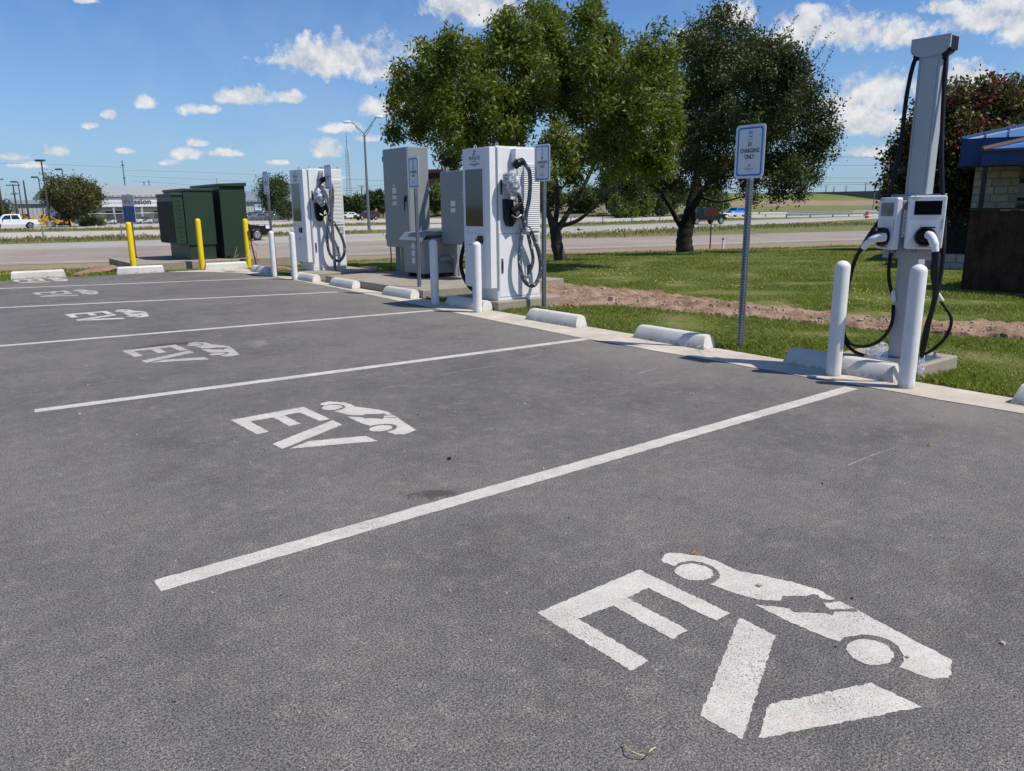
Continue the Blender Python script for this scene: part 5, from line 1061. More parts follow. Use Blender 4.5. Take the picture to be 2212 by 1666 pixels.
def vehicle(name, lb, cat, kind, paint, loc, rz, grp=None, detail=True):
    body, cab, win, wh, wr, W = car_side(kind); r = thing(name, lb, cat, loc, rz, grp)
    bot = [p for p in body if p[1] < 0.6]; zb = min(p[1] for p in body)
    # body side outline with wheel arches cut
    out = [p for p in body if p not in bot]; left = [p for p in bot if p[0] < 0 and p[0] < -2.2]; 
    arc = lambda xc: [(xc+(wr+.07)*math.cos(t), wr+(wr+.07)*math.sin(t)) for t in np.linspace(-.05, math.pi+.05, 9)]
    top = [body[0], *[p for p in body[1:] if p[1] > 0.6], *[p for p in body if p[0] > 2.2 and p[1] <= .56]]
    lower = [(wh[1]+wr+.07, zb)]+arc(wh[1])[1:-1]+[(wh[1]-wr-.07, zb)]+[(wh[0]+wr+.07, zb)]+arc(wh[0])[1:-1]+[(wh[0]-wr-.07, zb)]
    poly = top+lower
    mb = MB(); mb.prism(poly, -W, W, 'y'); bd = mb.build('body', paint, r, bevel=0.05, seg=2)
    # greenhouse, narrower at the roof
    mb = MB(); n_ = len(cab); zs = [p[1] for p in cab]; zl, zh = min(zs), max(zs)
    wf = lambda z: W-0.04-0.16*(z-zl)/(zh-zl)
    vs = [(x, -wf(z), z) for x, z in cab]+[(x, wf(z), z) for x, z in cab]
    mb.add(vs, [tuple(range(n_)), tuple(range(n_, 2*n_))[::-1]]+[(i, n_+i, n_+(i+1) % n_, (i+1) % n_) for i in range(n_)]); cb_ = mb.build('cabin', paint, r, bevel=0.03)
    for s in (-1, 1):
        for w_ in win:
            mb = MB(); mb.face([(x, s*(wf(z)+0.012), z) for x, z in w_]); mb.build('side_window', 'glass', r)
    for a, b, nm in ((0, 1, 'windscreen'), (n_-1, n_-2, 'rear_window')):
        p, q = Vector((cab[a][0], 0, cab[a][1])), Vector((cab[b][0], 0, cab[b][1])); d = (q-p); nn = Vector((-d.z, 0, d.x)).normalized()*0.012
        if a == 0: nn = nn if nn.x < 0 else -nn
        else: nn = nn if nn.x > 0 else -nn
        u, v_ = p.lerp(q, .10)+nn, p.lerp(q, .92)+nn; mb = MB(); mb.face([(u.x, -wf(u.z)+.08, u.z), (u.x, wf(u.z)-.08, u.z), (v_.x, wf(v_.z)-.08, v_.z), (v_.x, -wf(v_.z)+.08, v_.z)]); mb.build(nm, 'glass', r)
    for xc in wh:
        for s in (-1, 1):
            mb = MB(); y = s*(W-.10); mb.lathe([(wr*.6, y-.11), (wr*.95, y-.11), (wr, y-.08), (wr, y+.08), (wr*.95, y+.11), (wr*.6, y+.11)], (xc, 0, wr), 24, 'y'); ty = mb.build('wheel', 'tyre', r, smooth=True)
            mb = MB(); yo = y+s*.112; mb.lathe([(wr*.62, yo), (wr*.58, yo+s*.008), (wr*.5, yo-s*.0)], (xc, 0, wr), 20, 'y')
            for k in range(6):
                t = k*math.pi/3+.3; c_, s_ = math.cos(t), math.sin(t); w2 = .03; R1 = wr*.6
                mb.add([(xc+(-s_)*w2, yo+s*.012, wr+c_*w2), (xc+s_*w2, yo+s*.012, wr-c_*w2), (xc+c_*R1+s_*w2, yo+s*.012, wr+s_*R1-c_*w2), (xc+c_*R1-s_*w2, yo+s*.012, wr+s_*R1+c_*w2)], [(0, 1, 2, 3)])
            mb.build('rim', 'chrome', ty)
    xf, xr = body[1][0], [p for p in body if p[0] > 2.2][1][0]; zt = 0.78 if kind != 'sedan' else .68
    for s in (-1, 1):
        mb = MB(); mb.box(xf-.02, xf+.35, s*(W-.42), s*(W+.012), zt, zt+.2); mb.build('headlight', 'lampglass', r, bevel=.02)
        mb = MB(); mb.box(xr-.12, xr+.02, s*(W-.16), s*(W+.012), zt+.05, zt+.36); mb.build('taillight', 'tail', r, bevel=.01)
        mb = MB(); mx = cab[0][0]+.42; mb.box(mx, mx+.12, s*(W+.01), s*(W+.2), cab[0][1]+.02, cab[0][1]+.2); mb.build('mirror', 'black' if kind == 'pickup' else paint, r, bevel=.02)
        for w_ in win[:2]:
            mb = MB(); hx = w_[-1][0]-.25 if w_ is not win[0] else w_[-1][0]-.22; mb.box(hx, hx+.17, s*W, s*(W+.03), cab[0][1]-.16, cab[0][1]-.12); mb.build('door_handle', 'chrome', r)
    mb = MB(); mb.box(xf-.06, xf+.1, -W+.08, W-.08, .42, .62); mb.build('front_bumper', 'chrome' if kind == 'pickup' else 'blackmat', r, bevel=.02)
    mb = MB(); mb.box(xr-.08, xr+.10, -W+.08, W-.08, .45, .64); mb.build('rear_bumper', 'chrome' if kind == 'pickup' else 'blackmat', r, bevel=.02)
    mb = MB(); mb.box(xf-.03, xf, -W+.45, W-.45, zt-.02, zt+.22); mb.build('grille', 'blackmat', r)
    if kind == 'pickup':
        mb = MB(); mb.box(1.05, 2.8, -W+.1, W-.1, 1.186, 1.2); mb.build('bed_shade_sheet', 'blackmat', r)  # black sheet on the closed body stands in for the shaded bed
    return r
def at_px(x, y, z): P = G(x, y, z); return P
P = at_px(33, 494.5, -0.95); vehicle('pickup_truck', 'white crew-cab pickup in profile at the left edge, heading left', 'pickup truck', 'pickup', 'carwhite', P+Vector((0, 1, 0)), 0.0)
P = at_px(1533, 485, -0.95); vehicle('pickup_truck', 'black pickup on the highway seen behind the orange sign', 'pickup truck', 'pickup', 'carblack', (P.x, P.y+1, P.z+0.01), math.pi-0.18)
P = at_px(1588, 468.5, -1.1); P = DP(1588, 470, 150); vehicle('suv', 'bright blue SUV on the far carriageway beside the sign post', 'SUV', 'suv', 'carblue', (P.x, P.y, -0.93), 0.1)
P = DP(793, 477, 150); vehicle('suv', 'dark red SUV in profile behind the highway lamp pole', 'SUV', 'suv', 'carred', (P.x, P.y, -0.94), 0.0)
P = G(500, 521, -0.95); vehicle('suv', 'black car on the road, its front wheel right of the green cabinets', 'car', 'sedan', 'carblack', (P.x+.1, P.y, -0.93), math.pi-0.02).scale = (1.08, 1.08, 1.22)
# parked vehicles in the yard beyond the highway
PK = [(650, 481, 175, 'pickup', 'carwhite', 'white pickup parked in the yard behind the leftmost sign'), (560, 480, 178, 'suv', 'carblack', 'black vehicle parked beside the grey metal shed'), (700, 480, 176, 'suv', 'carsilver', 'silver vehicle parked in the yard left of the far fast charger'),
      (545, 483, 170, 'sedan', 'carwhite', 'white car parked low beside the green cabinets'), (758, 476, 170, 'sedan', 'carwhite', 'white car nose showing right of the far fast charger')]
for x, y, D, k, c, lb in PK:
    P = DP({650: 578, 560: 548, 700: 606, 545: 560, 758: 752}[x], y, D); vehicle('parked_vehicle', lb, 'car', k, c, (P.x, P.y, -0.95), {650: 0.1, 560: 0.3, 700: 2.9, 545: -0.1, 758: 0.2}[x], 'vehicles parked in the yard beyond the highway')
P = DP(598, 478, 172); vehicle('parked_vehicle', 'green-topped vehicle parked in the yard left of the far fast charger', 'car', 'suv', 'cargreen', (P.x, P.y, -0.95), 0.2, 'vehicles parked in the yard beyond the highway')
# golf carts
def cart(lb, loc, rz, rm, bm_):
    r = thing('golf_cart', lb, 'golf cart', loc, rz, 'golf carts parked behind the chain-link fence')
    mb = MB(); mb.prism([(-1.2, .28), (-1.25, .6), (-.9, .82), (-.55, .85), (-.5, .35), (.2, .35), (.25, .7), (1.1, .75), (1.15, .28)], -.58, .58, 'y'); mb.build('body', bm_, r, bevel=.05)
    mb = MB(); mb.box(.15, .65, -.55, .55, .70, .82); mb.prism([(.6, .8), (.7, .8), (.8, 1.2), (.7, 1.2)], -.55, .55, 'y'); mb.build('seat', 'blackmat', r, bevel=.03)
    mb = MB(); mb.prism([(-.75, 1.80), (-.6, 1.86), (.8, 1.86), (.95, 1.80), (.9, 1.78), (-.7, 1.78)], -.62, .62, 'y'); mb.build('roof', rm, r, bevel=.02)
    for x0, x1 in ((-.85, -.62), (.9, .78)):
        for s in (-.55, .55): mb = MB(); mb.tube([(x0, s, .75), (x1, s, 1.79)], .022, 6); mb.build('post', 'black', r)
    for x in (-.85, .75):
        for s in (-.5, .5): mb = MB(); mb.lathe([(.1, s-.09), (.22, s-.09), (.24, s), (.22, s+.09), (.1, s+.09)], (x, 0, .24), 14, 'y'); mb.build('wheel', 'tyre', r)
    return r
for x, D, rm, bm_, a, lb in [(235, 146, 'black', 'carwhite', .3, 'white golf cart left of the poster board'), (250, 150, 'black', 'black', 2.0, 'black golf cart just left of the poster board'), (222, 148, 'cart_roof', 'black', 1.2, 'dark golf cart nearest the round green bush'),
                             (300, 148, 'black', 'carwhite', .5, 'white golf cart right of the poster board'), (313, 145, 'cart_roof', 'carwhite', .1, 'white golf cart with tan roof below the wall letters'), (328, 149, 'cart_roof', 'black', 2.6, 'dark golf cart with tan roof beside the green radiator'), (340, 147, 'black', 'carsilver', .8, 'pale golf cart partly hidden by the green radiator'), (283, 151, 'cart_roof', 'carblack', .7, 'dark golf cart right behind the poster board')]:
    P = DP(x, 488, D); cart(lb, (P.x, P.y, -0.95), a, rm, bm_)
# yellow construction machines
def loader(lb, P, rz, k=1.0):
    r = thing('loader', lb, 'construction machine', P, rz, 'yellow construction machines beyond the highway')
    mb = MB(); mb.prism([(-1.2*k, .5*k), (-1.2*k, 1.5*k), (-.4*k, 1.7*k), (1.2*k, 1.5*k), (1.3*k, .5*k)], -.7*k, .7*k, 'y'); mb.build('body', 'machine', r, bevel=.06)
    mb = MB(); mb.prism([(-.9*k, 1.55*k), (-.8*k, 2.5*k), (.4*k, 2.5*k), (.5*k, 1.6*k)], -.55*k, .55*k, 'y'); mb.build('cab', 'blackmat', r, bevel=.04)
    mb = MB(); mb.tube([(-.3*k, .75*k, 1.6*k), (-1.6*k, .75*k, 2.6*k), (-2.8*k, .75*k, 1.6*k), (-2.9*k, .75*k, .7*k)], .14*k, 6); mb.tube([(-.3*k, -.75*k, 1.6*k), (-1.6*k, -.75*k, 2.6*k), (-2.8*k, -.75*k, 1.6*k)], .14*k, 6); mb.build('arm', 'machine', r)
    mb = MB(); mb.prism([(-3.3*k, .2*k), (-2.7*k, .2*k), (-2.6*k, 1.0*k)], -.9*k, .9*k, 'y'); mb.build('bucket', 'machine', r)
    for x in (-.8*k, .8*k):
        for s in (-.75*k, .75*k): mb = MB(); mb.lathe([(.2*k, s-.2*k), (.5*k, s-.2*k), (.55*k, s), (.5*k, s+.2*k), (.2*k, s+.2*k)], (x, 0, .5*k), 16, 'y'); mb.build('wheel', 'tyre', r)
for x, D, a, k, lb in [(124, 140, .1, .6, 'yellow machine half hidden under the brownish tree'), (137, 143, 2.4, .55, 'yellow machine just left of the brownish tree trunk'), (62, 178, .2, .7, 'yellow machine behind the cab of the white pickup'), (15, 175, 3.0, .8, 'yellow machine above the hood of the white pickup'), (100, 150, 1.0, .65, 'dark-shaded yellow machine behind the tail of the white pickup')]:
    P = DP(x, 488, D); loader(lb, (P.x, P.y, -0.95), a, k)
# ------------------------------------------------------------------ buildings beyond the highway
r = thing('warehouse', 'white ribbed metal warehouse with dark letters behind the golf carts', 'warehouse', (0, 0, 0))
YW = 158.0
def wx(px): return YP(px, 450, YW).x
def wz(py, px=300): return YP(px, py, YW).z
x0, x1 = wx(150), wx(420)
mb = MB(); mb.box(x0, x1, YW, YW+30, -1, wz(430)); mb.build('wall', 'siding', r)
mb = MB(); mb.box(x0-1, x1+1, YW-6, YW-0.05, wz(451)+0.35, wz(427)); mb.build('canopy', 'siding', r)
mb = MB(); zb_, ze = wz(427)+0.3, wz(427)+2.6; mb.prism([(YW-6.3, zb_-.25), (YW-6.3, zb_+.1), (YW+16, ze), (YW+38, zb_+.1), (YW+38, zb_-.25)], x0-1.3, x1+1.3, 'x'); mb.build('roof', 'roofmetal', r)
for a, b in ((228, 262), (332, 350), (190, 205)):
    mb = MB(); mb.box(wx(a), wx(b), YW-.08, YW-.001, -1, wz(456)); mb.build('door', 'darkbrown', r)
vs_, _f = text_geo('Mission', 1.25); tw_ = max(v[0] for v in vs_)-min(v[0] for v in vs_); YT = YW-6.07; tx = lambda p: YP(p, 438, YT).x
mb = MB(); put_text(mb, 'Mission', 1.25, ((tx(326)+tx(272))/2, YT, YP(300, 440.5, YT).z), (1, 0, 0), (0, 0, 1), (tx(326)-tx(272))/tw_, 0.035); mb.build('lettering', 'ink', r)
mb = MB(); put_text(mb, 'A', .7, (wx(259), YW-6.07, wz(441)), (1, 0, 0), (0, 0, 1)); mb.build('small_letter', 'ink', r)
for a in (180, 231, 290, 345):
    mb = MB(); mb.box(wx(a)-.15, wx(a)+.15, YW-5.9, YW-5.6, -1, wz(451)+.4); mb.build('column', 'grey_lt', r)
r = thing('metal_shed', 'grey ribbed metal shed with a light blue sign, right of the green cabinets', 'shed', (0, 0, 0))
YS = 185.0; f = lambda px: YP(px, 450, YS).x; fz = lambda py: YP(570, py, YS).z
mb = MB(); mb.box(f(470), f(612), YS, YS+25, -1, fz(435)); mb.build('wall', 'siding_v', r)
mb = MB(); mb.prism([(YS-.6, fz(436)), (YS-.6, fz(433)), (YS+13, fz(433)+2.5), (YS+26, fz(433)), (YS+26, fz(436))], f(470)-.5, f(612)+.5, 'x'); mb.build('roof', 'grey_mid', r)
mb = MB(); mb.box(f(549.5), f(568.5), YS-.25, YS-.02, fz(454.5), fz(441)); sg = mb.build('sign_board', mat('light_blue_board', (0.42, 0.60, 0.74), .5), r)
mb = MB()
for k in range(6): mb.box(f(551.5+k*2.6), f(553.2+k*2.6), YS-.262, YS-.252, fz(447.5), fz(443))
mb.mi = 1; mb.box(f(550.5), f(567.5), YS-.262, YS-.252, fz(453.8), fz(451.5)); mb.box(f(549.8), f(568.2), YS-.262, YS-.252, fz(441.9), fz(441.2)); mb.build('lettering', [mat('dull_blue_ink', (.10, .25, .40), .5), 'label_white'], sg)
r = thing('shed', 'small grey building behind the utility poles at the left', 'shed', (0, 0, 0))
YS2 = 200.0; f = lambda px: YP(px, 450, YS2).x; fz = lambda py: YP(60, py, YS2).z
mb = MB(); mb.box(f(40), f(120), YS2, YS2+14, -1, fz(440)); mb.build('wall', 'siding_v', r)
mb = MB(); mb.prism([(YS2-.5, fz(441)), (YS2+7, fz(432)), (YS2+14.5, fz(441))], f(30), f(121), 'x'); mb.build('roof', 'grey_mid', r)
mb = MB(); mb.box(f(98), f(112), YS2-.1, YS2-.01, -1, fz(452)); mb.build('door', 'brown', r)
r = thing('billboard', 'dark maroon billboard between the two grey cabinets', 'billboard', (0, 0, 0))
PB = DP(943, 440, 210); a_ = 210*.00061*1.03
mb = MB(); mb.T = Matrix.Translation((PB.x, PB.y, 0))@Matrix.Rotation(-.65, 4, 'Z'); zt_, zb2 = HAT(PB, 943, 366), HAT(PB, 943, 406); mb.box(-1.9, 1.9, -.3, .3, zb2, zt_); mb.build('panel', mat('maroon_panel', (.07, .02, .025), .6), r)
mb = MB(); mb.tube([(PB.x, PB.y, -1), (PB.x, PB.y, zb2)], .3, 8); mb.build('post', 'bronze', r)
# ------------------------------------------------------------------ the stone building at the right
a_ang = R(-70); C0 = DP(2063, 440, 20.0)
r = thing('stone_building', 'limestone building with blue standing-seam roof at the right edge', 'building', (C0.x, C0.y, 0), a_ang)
inv = Matrix.Rotation(-a_ang, 4, 'Z')
def loc(px, py, D): P = DP(px, py, D)-Vector((C0.x, C0.y, 0)); return inv@P
# local x runs along the front to the right, local y away from the camera
ze, zb3 = HAT(C0, 2061, 302), HAT(C0, 2056, 360)
mb = MB(); mb.box(.45, 9, .55, 6, -.4, zb3+.02); mb.build('wall', 'stonewall', r)
mb = MB(); mb.box(.30, 1.15, .30, 1.1, -.4, zb3-.02); mb.build('corner_pillar', 'stonewall', r)
mb = MB(); mb.box(0, 9.5, 0, .08, zb3, ze); mb.box(0, .08, .081, 7, zb3, ze)
x = .32
while x < 9.3: mb.box(x, x+.03, -.035, -.001, zb3+.01, ze-.01); x += .42
y = .3
while y < 6.8: mb.box(-.035, -.001, y, y+.03, zb3+.01, ze-.01); y += .42
mb.build('fascia', 'fasciablue', r)
mb = MB(); mb.box(.081, 9.4, .081, 6.9, zb3+.03, zb3+.06); mb.build('soffit', 'darkbrown', r)
sl_ = .27; mb = MB(); rz_ = ze+3.4*sl_
mb.add([(-.03, -.04, ze+.003), (9.5, -.04, ze+.003), (9.5, 3.4, rz_), (3.4, 3.4, rz_), (-.03, 7, ze+.003)], [(0, 1, 2, 3), (0, 3, 4)])
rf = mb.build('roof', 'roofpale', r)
mb = MB(); x = .40
while x < 9.3:
    yt = min(3.38, x-.02); mb.add([(x, -.04, ze+.005), (x+.03, -.04, ze+.005), (x+.03, yt, ze+.005+yt*sl_), (x, yt, ze+.005+yt*sl_), (x, -.04, ze+.045), (x+.03, -.04, ze+.045), (x+.03, yt, ze+.045+yt*sl_), (x, yt, ze+.045+yt*sl_)], [(4, 5, 6, 7), (0, 4, 7, 3), (1, 2, 6, 5), (0, 1, 5, 4)]); x += .42
mb.tube([(-.03, -.04, ze+.02), (3.4, 3.4, rz_+.02)], .035, 6); mb.build('roof_seam', 'fasciablue', rf)
# projecting porch with its own hip roof, brown ridge trim and posts
pc = loc(2124, 324, 18.0); px_, py_ = pc.x, pc.y; zp = HAT(DP(2124, 324, 18.0), 2124, 324); zpb = HAT(DP(2124, 357, 18.0), 2124, 358)
mb = MB(); mb.box(px_, 9.5, py_, py_+.08, zpb, zp-.03); mb.box(px_, px_+.08, py_+.081, -.05, zpb, zp-.03)
x = px_+.35
while x < 9.3: mb.box(x, x+.03, py_-.035, py_-.001, zpb+.01, zp-.04); x += .42
mb.build('porch_fascia', 'fasciablue', r)
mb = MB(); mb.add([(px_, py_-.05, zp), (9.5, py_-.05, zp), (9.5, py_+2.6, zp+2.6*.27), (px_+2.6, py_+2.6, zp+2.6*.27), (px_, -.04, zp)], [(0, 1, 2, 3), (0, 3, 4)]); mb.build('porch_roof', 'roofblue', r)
mb = MB(); mb.tube([(px_-.02, py_-.06, zp+.01), (px_+2.6, py_+2.6, zp+2.6*.27+.03)], .05, 6); mb.box(px_-.03, 9.5, py_-.075, py_-.0505, zp-.035, zp+.012); mb.build('porch_trim', 'brown', r)
mb = MB(); q_ = loc(2124, 357, 18.0); q2 = loc(2108, 450, 18.0); mb.box(px_+.03, px_+.12, py_+.09, py_+.18, -.1, zpb); mb.build('porch_post', 'darkbrown', r)
w_ = loc(2207, 430, 19.6)
mb = MB(); mb.box(w_.x-.55, w_.x+.8, .53, .549, .75, zb3-.35); wn_ = mb.build('window', 'glass', r)
mb = MB(); mb.box(w_.x-.62, w_.x-.5, .50, .5295, .7, zb3-.3); mb.box(w_.x-.5, w_.x+.8, .50, .5295, zb3-.38, zb3-.3); mb.box(w_.x-.5, w_.x+.8, .50, .5295, 1.35, 1.42); mb.box(w_.x+.1, w_.x+.16, .50, .5295, .7, zb3-.38); mb.build('frame', 'darkbrown', wn_)
# low stone planter with a dark hedge in front of the building
lw = DP(2062, 585, 18.0); r2 = thing('planter_wall', 'low shaded limestone wall with dark hedge in front of the stone building', 'wall', (lw.x, lw.y, 0), a_ang)
mb = MB(); mb.box(-1.0, 5, 0, .3, -.3, .30); mb.build('wall', 'stonewall', r2)
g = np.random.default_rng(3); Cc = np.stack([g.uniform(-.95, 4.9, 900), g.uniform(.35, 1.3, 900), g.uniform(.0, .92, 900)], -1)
hr = thing('hedge', 'clipped hedge, coloured as if in deep shade, behind the low stone wall', 'hedge', (lw.x, lw.y, 0), a_ang); leaves_mesh('hedge_foliage', Cc, 36, .055, .55, .08, 'leaf_hedge', hr, 4)
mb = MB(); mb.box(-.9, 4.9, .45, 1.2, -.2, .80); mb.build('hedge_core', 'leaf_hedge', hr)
# dark wooden fence
fa, fb = G(2074, 628, 0), G(2212, 640, 0); dz = (fb-fa); L_ = 9.0; an = math.atan2(dz.y, dz.x)
r = thing('wooden_fence', 'dark stained vertical board fence at the right edge', 'fence', (fa.x, fa.y, -.02), an)
mb = MB(); x = 0
while x < L_:
    mb.box(x, x+.135, random.uniform(0, .006), .022+random.uniform(0, .006), .03, 1.235+random.uniform(-.008, .008)); x += .14
mb.build('boards', mk_simple('dark_boards', (0.035, 0.019, 0.013), (0.075, 0.044, 0.031), 3, 9), r)
mb = MB(); mb.box(-.02, L_, -.01, .10, 1.245, 1.27); mb.build('cap_rail', 'leaf_hedge', r)
x = .1
while x < L_: mb = MB(); mb.box(x, x+.09, .03, .12, -.4, 1.22); mb.build('post', 'brown', r); x += 2.4
mb = MB(); mb.box(-.0, .022, .03, 2.5, .03, 1.235); mb.build('return_boards', 'fence_wood', r)
# ------------------------------------------------------------------ poles and lamps
r = thing('highway_lamp', 'tall galvanised highway lamp with two upswept arms', 'street lamp', (38.3, 74.3, -.95))
hb = lambda x, y: HAT(Vector((38.3, 74.3, 0)), x, y)+.95
rt = Vector((.79, -.61, 0)); sc_ = 80*.99/FPX
mb = MB(); H1 = hb(789, 290); mb.tube([(0, 0, 0), (0, 0, H1)], [.17, .09], 12); mb.build('pole', 'galv', r, smooth=True)
def L_px(x, y): P = Vector((38.3, 74.3, 0)); s = (x-789-(y-290)*-.055)/FPX*math.hypot(38.3, 74.3); return Vector((rt.x*s, rt.y*s, hb(x, y)))
for pts, hd in (([(789, 290), (810, 263), (816, 255)], (821, 254)), ([(789, 290), (771, 268), (764, 263)], (757, 264))):
    mb = MB(); mb.tube(spl([L_px(*p) for p in pts], 4), .05, 8); p2 = [(789, 298), (789+(pts[1][0]-789)*.9, 290+(pts[1][1]-290)*.75)]; mb.tube([L_px(*p) for p in p2], .03, 6); ar = mb.build('arm', 'galv', r)
    c = L_px(*hd); d = rt*(.42 if hd[0] > 789 else -.42); mb = MB(); mb.tube([c-d, c-d*.3+Vector((0, 0, .05)), c+d*.6, c+d*1.1], [.07, .15, .14, .05], 10); mb.build('lamp_head', 'lampglass', ar)
def pole(name, lb, px, pb, D, tx, ty, m, heads=(), rad=.12, grp=None, arms=()):
    B = DP(px, pb, D); zb = gzf(B.x, B.y); H = HAT(B, tx, ty)-zb; r = thing(name, lb, 'lamp post' if heads else 'utility pole', (B.x, B.y, zb), 0, grp)
    s = D/FPX*1.0
    mb = MB(); mb.tube([(0, 0, 0), (0, 0, H)], [rad, rad*.6], 8); mb.build('pole', m, r)
    for hx in heads:
        mb = MB(); mb.T = Matrix.Rotation(-.66, 4, 'Z'); a, b = sorted((0.0, hx*s)); mb.tube([(0, 0, H-.15), (hx*s*.5, 0, H)], .05, 6); c = hx*s; mb.box(c-.5, c+.45, -.25, .25, H-.12, H+.14); mb.build('lamp_head', 'bronze', r, bevel=.05)
    for (dz, w) in arms:
        mb = MB(); mb.T = Matrix.Rotation(-.66, 4, 'Z'); mb.box(-w*s, w*s, -.06, .06, H-dz*s-.08, H-dz*s+.08)
        for k in (-.9, -.4, .4, .9): mb.lathe([(.05, H-dz*s+.08), (.05, H-dz*s+.3)], (k*w*s, 0, 0), 6)
        mb.build('crossarm', m, r)
    return r, H
r, H = pole('lamp_post', 'tall brown lamp post on a concrete base beside the brownish tree', 110, 492, 129, 88, 347, 'bronze', (-3.5, .5), .15, 'brown parking lot lamp posts')
mb = MB(); mb.lathe([(.55, 0), (.55, .85), (.35, .95)], n=14); mb.build('foundation', 'foundation', r)
pole('lamp_post', 'brown lamp post peeking over the top of the brownish tree', 150, 480, 150, 132, 366, 'bronze', (-6,), .13, 'brown parking lot lamp posts')
pole('lamp_post', 'brown lamp post just left of the brownish tree', 97, 480, 160, 81, 383, 'bronze', (-7,), .13, 'brown parking lot lamp posts')
pole('lamp_post', 'brown lamp post behind the bed of the white pickup', 52, 480, 165, 40, 393, 'bronze', (-7,), .13, 'brown parking lot lamp posts')
pole('utility_pole', 'wooden pole with cross arm rising behind the white pickup', 40, 478, 190, 34, 398, 'wood_pole', (), .2, 'wooden utility poles', ((2, 12), (17, 6)))
pole('utility_pole', 'leaning wooden pole with white transformer, between the pickup and the brownish tree', 64, 480, 175, 48, 390, 'wood_pole', (), .2, 'wooden utility poles')
pole('utility_pole', 'dark wooden pole at the left edge of the picture', 10, 478, 180, 0, 388, 'wood_pole', (), .22, 'wooden utility poles', ((0, 9),))
pole('utility_pole', 'slim tall pole above the warehouse roof left of the letters', 275, 440, 260, 267, 347, 'galv', (), .22, 'grey transmission poles', ((9, 3), (32, 3)))
pole('utility_pole', 'short distant pole above the warehouse, left of its twin', 315, 430, 420, 312, 393, 'galv', (), .3, 'grey transmission poles', ((1, 3),))
pole('utility_pole', 'short distant pole above the warehouse, right of its twin', 326, 430, 420, 322, 389, 'galv', (), .3, 'grey transmission poles', ((4, 3),))
pole('utility_pole', 'distant pole above the dark green cabinets', 472, 430, 420, 470, 385, 'galv', (), .2, 'grey transmission poles')
pole('utility_pole', 'leaning wooden pole with cross arm right of the lattice tower', 783, 440, 300, 778, 402, 'wood_pole', (), .3, 'wooden utility poles', ((0, 8),))
pole('utility_pole', 'tiny pole right beside the lattice tower', 773, 440, 340, 772, 414, 'wood_pole', (), .2, 'wooden utility poles', ((1, 3),))
pole('lamp_post', 'distant highway lamp post right of the dark oak', 1886, 452, 205, 1889, 391, 'galv', (7,), .12, 'grey highway lamp posts')
pole('lamp_post', 'distant highway lamp post behind the crepe myrtle', 1916, 450, 190, 1920, 352, 'galv', (-9,), .12, 'grey highway lamp posts')
pole('lamp_post', 'thin grey post behind the black pickup', 1561, 470, 120, 1561, 418, 'galv', (-1,), .08, 'grey highway lamp posts')
for x, y, lb in ((1783, 402, 'tiny light mast on the horizon right of the dark oak'), (1800, 404, 'tiny light mast on the horizon, second from the dark oak'), (1826, 404, 'tiny light mast on the horizon, third from the dark oak'), (1868, 396, 'tiny dark mast on the horizon left of the slim charger')):
    pole('light_mast', lb, x, 425, 480, x, y, 'galv', (), .35, 'light masts on the horizon', ((0, 4),))
B = DP(757, 455, 420); zb = -1; r = thing('lattice_tower', 'tall thin lattice radio tower between the far charger and the highway lamp', 'radio tower', (B.x, B.y, zb))
Ht = HAT(B, 747, 322)-zb; Ha = HAT(B, 746, 280)-zb; mb = MB(); w0, w1 = 1.9, .75
cor = lambda k, h: Vector(((w0+(w1-w0)*h/Ht)*math.cos(k*2.094+.3), (w0+(w1-w0)*h/Ht)*math.sin(k*2.094+.3), h))
for k in range(3): mb.tube([cor(k, 0), cor(k, Ht)], .09, 4)
nn_ = 22
for i in range(nn_):
    for k in range(3): mb.tube([cor(k, Ht*i/nn_), cor((k+1) % 3, Ht*(i+1)/nn_)], .05, 3); mb.tube([cor(k, Ht*i/nn_), cor((k+1) % 3, Ht*i/nn_)], .045, 3)
mb.build('lattice', 'guard', r); mb = MB(); mb.tube([(0, 0, Ht), (0, 0, Ha)], [.25, .08], 6); mb.tube([(-.8, 0, Ht+4), (.8, 0, Ht+4)], .1, 4); mb.tube([(0, -.8, Ht+6), (0, .8, Ht+6)], .1, 4); mb.build('antenna', 'guard', r)
def wirep(pts, D, rad, lb, m='wire'):
    P = [DP(x, y, d) for (x, y), d in zip(pts, D)]; o = MB(); o.tube(spl(P, 6), rad, 4); w = o.build('power_line', m); tag(w, lb, 'power line', 'overhead power lines')
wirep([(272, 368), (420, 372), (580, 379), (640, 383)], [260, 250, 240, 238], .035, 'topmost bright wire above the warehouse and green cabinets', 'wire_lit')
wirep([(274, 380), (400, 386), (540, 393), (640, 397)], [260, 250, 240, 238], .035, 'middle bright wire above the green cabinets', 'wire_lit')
wirep([(280, 391), (360, 396), (430, 401), (540, 407)], [260, 255, 250, 245], .035, 'lowest bright wire above the warehouse', 'wire_lit')
for a, b, lb in ((388, 390, 'upper dark wire left of the tall grey cabinet'), (406, 399, 'second dark wire left of the tall grey cabinet'), (411, 411, 'third dark wire left of the tall grey cabinet'), (421, 421, 'lowest dark wire left of the tall grey cabinet')):
    wirep([(700, a+2), (778, a), (830, b), (960, b-6)], [300, 300, 300, 300], .045, lb)
for y, lb in ((339, 'topmost wire right of the dark oak'), (357, 'second wire right of the dark oak'), (384, 'third wire right of the dark oak'), (394, 'lower wire right of the dark oak'), (398, 'lowest wire right of the dark oak')):
    wirep([(1500, y-2), (1750, y), (1900, y+1), (2000, y+2)], [300]*4, .04, lb)
wirep([(-40, 352), (100, 355), (270, 362)], [300, 290, 280], .03, 'faint wire high at the left')
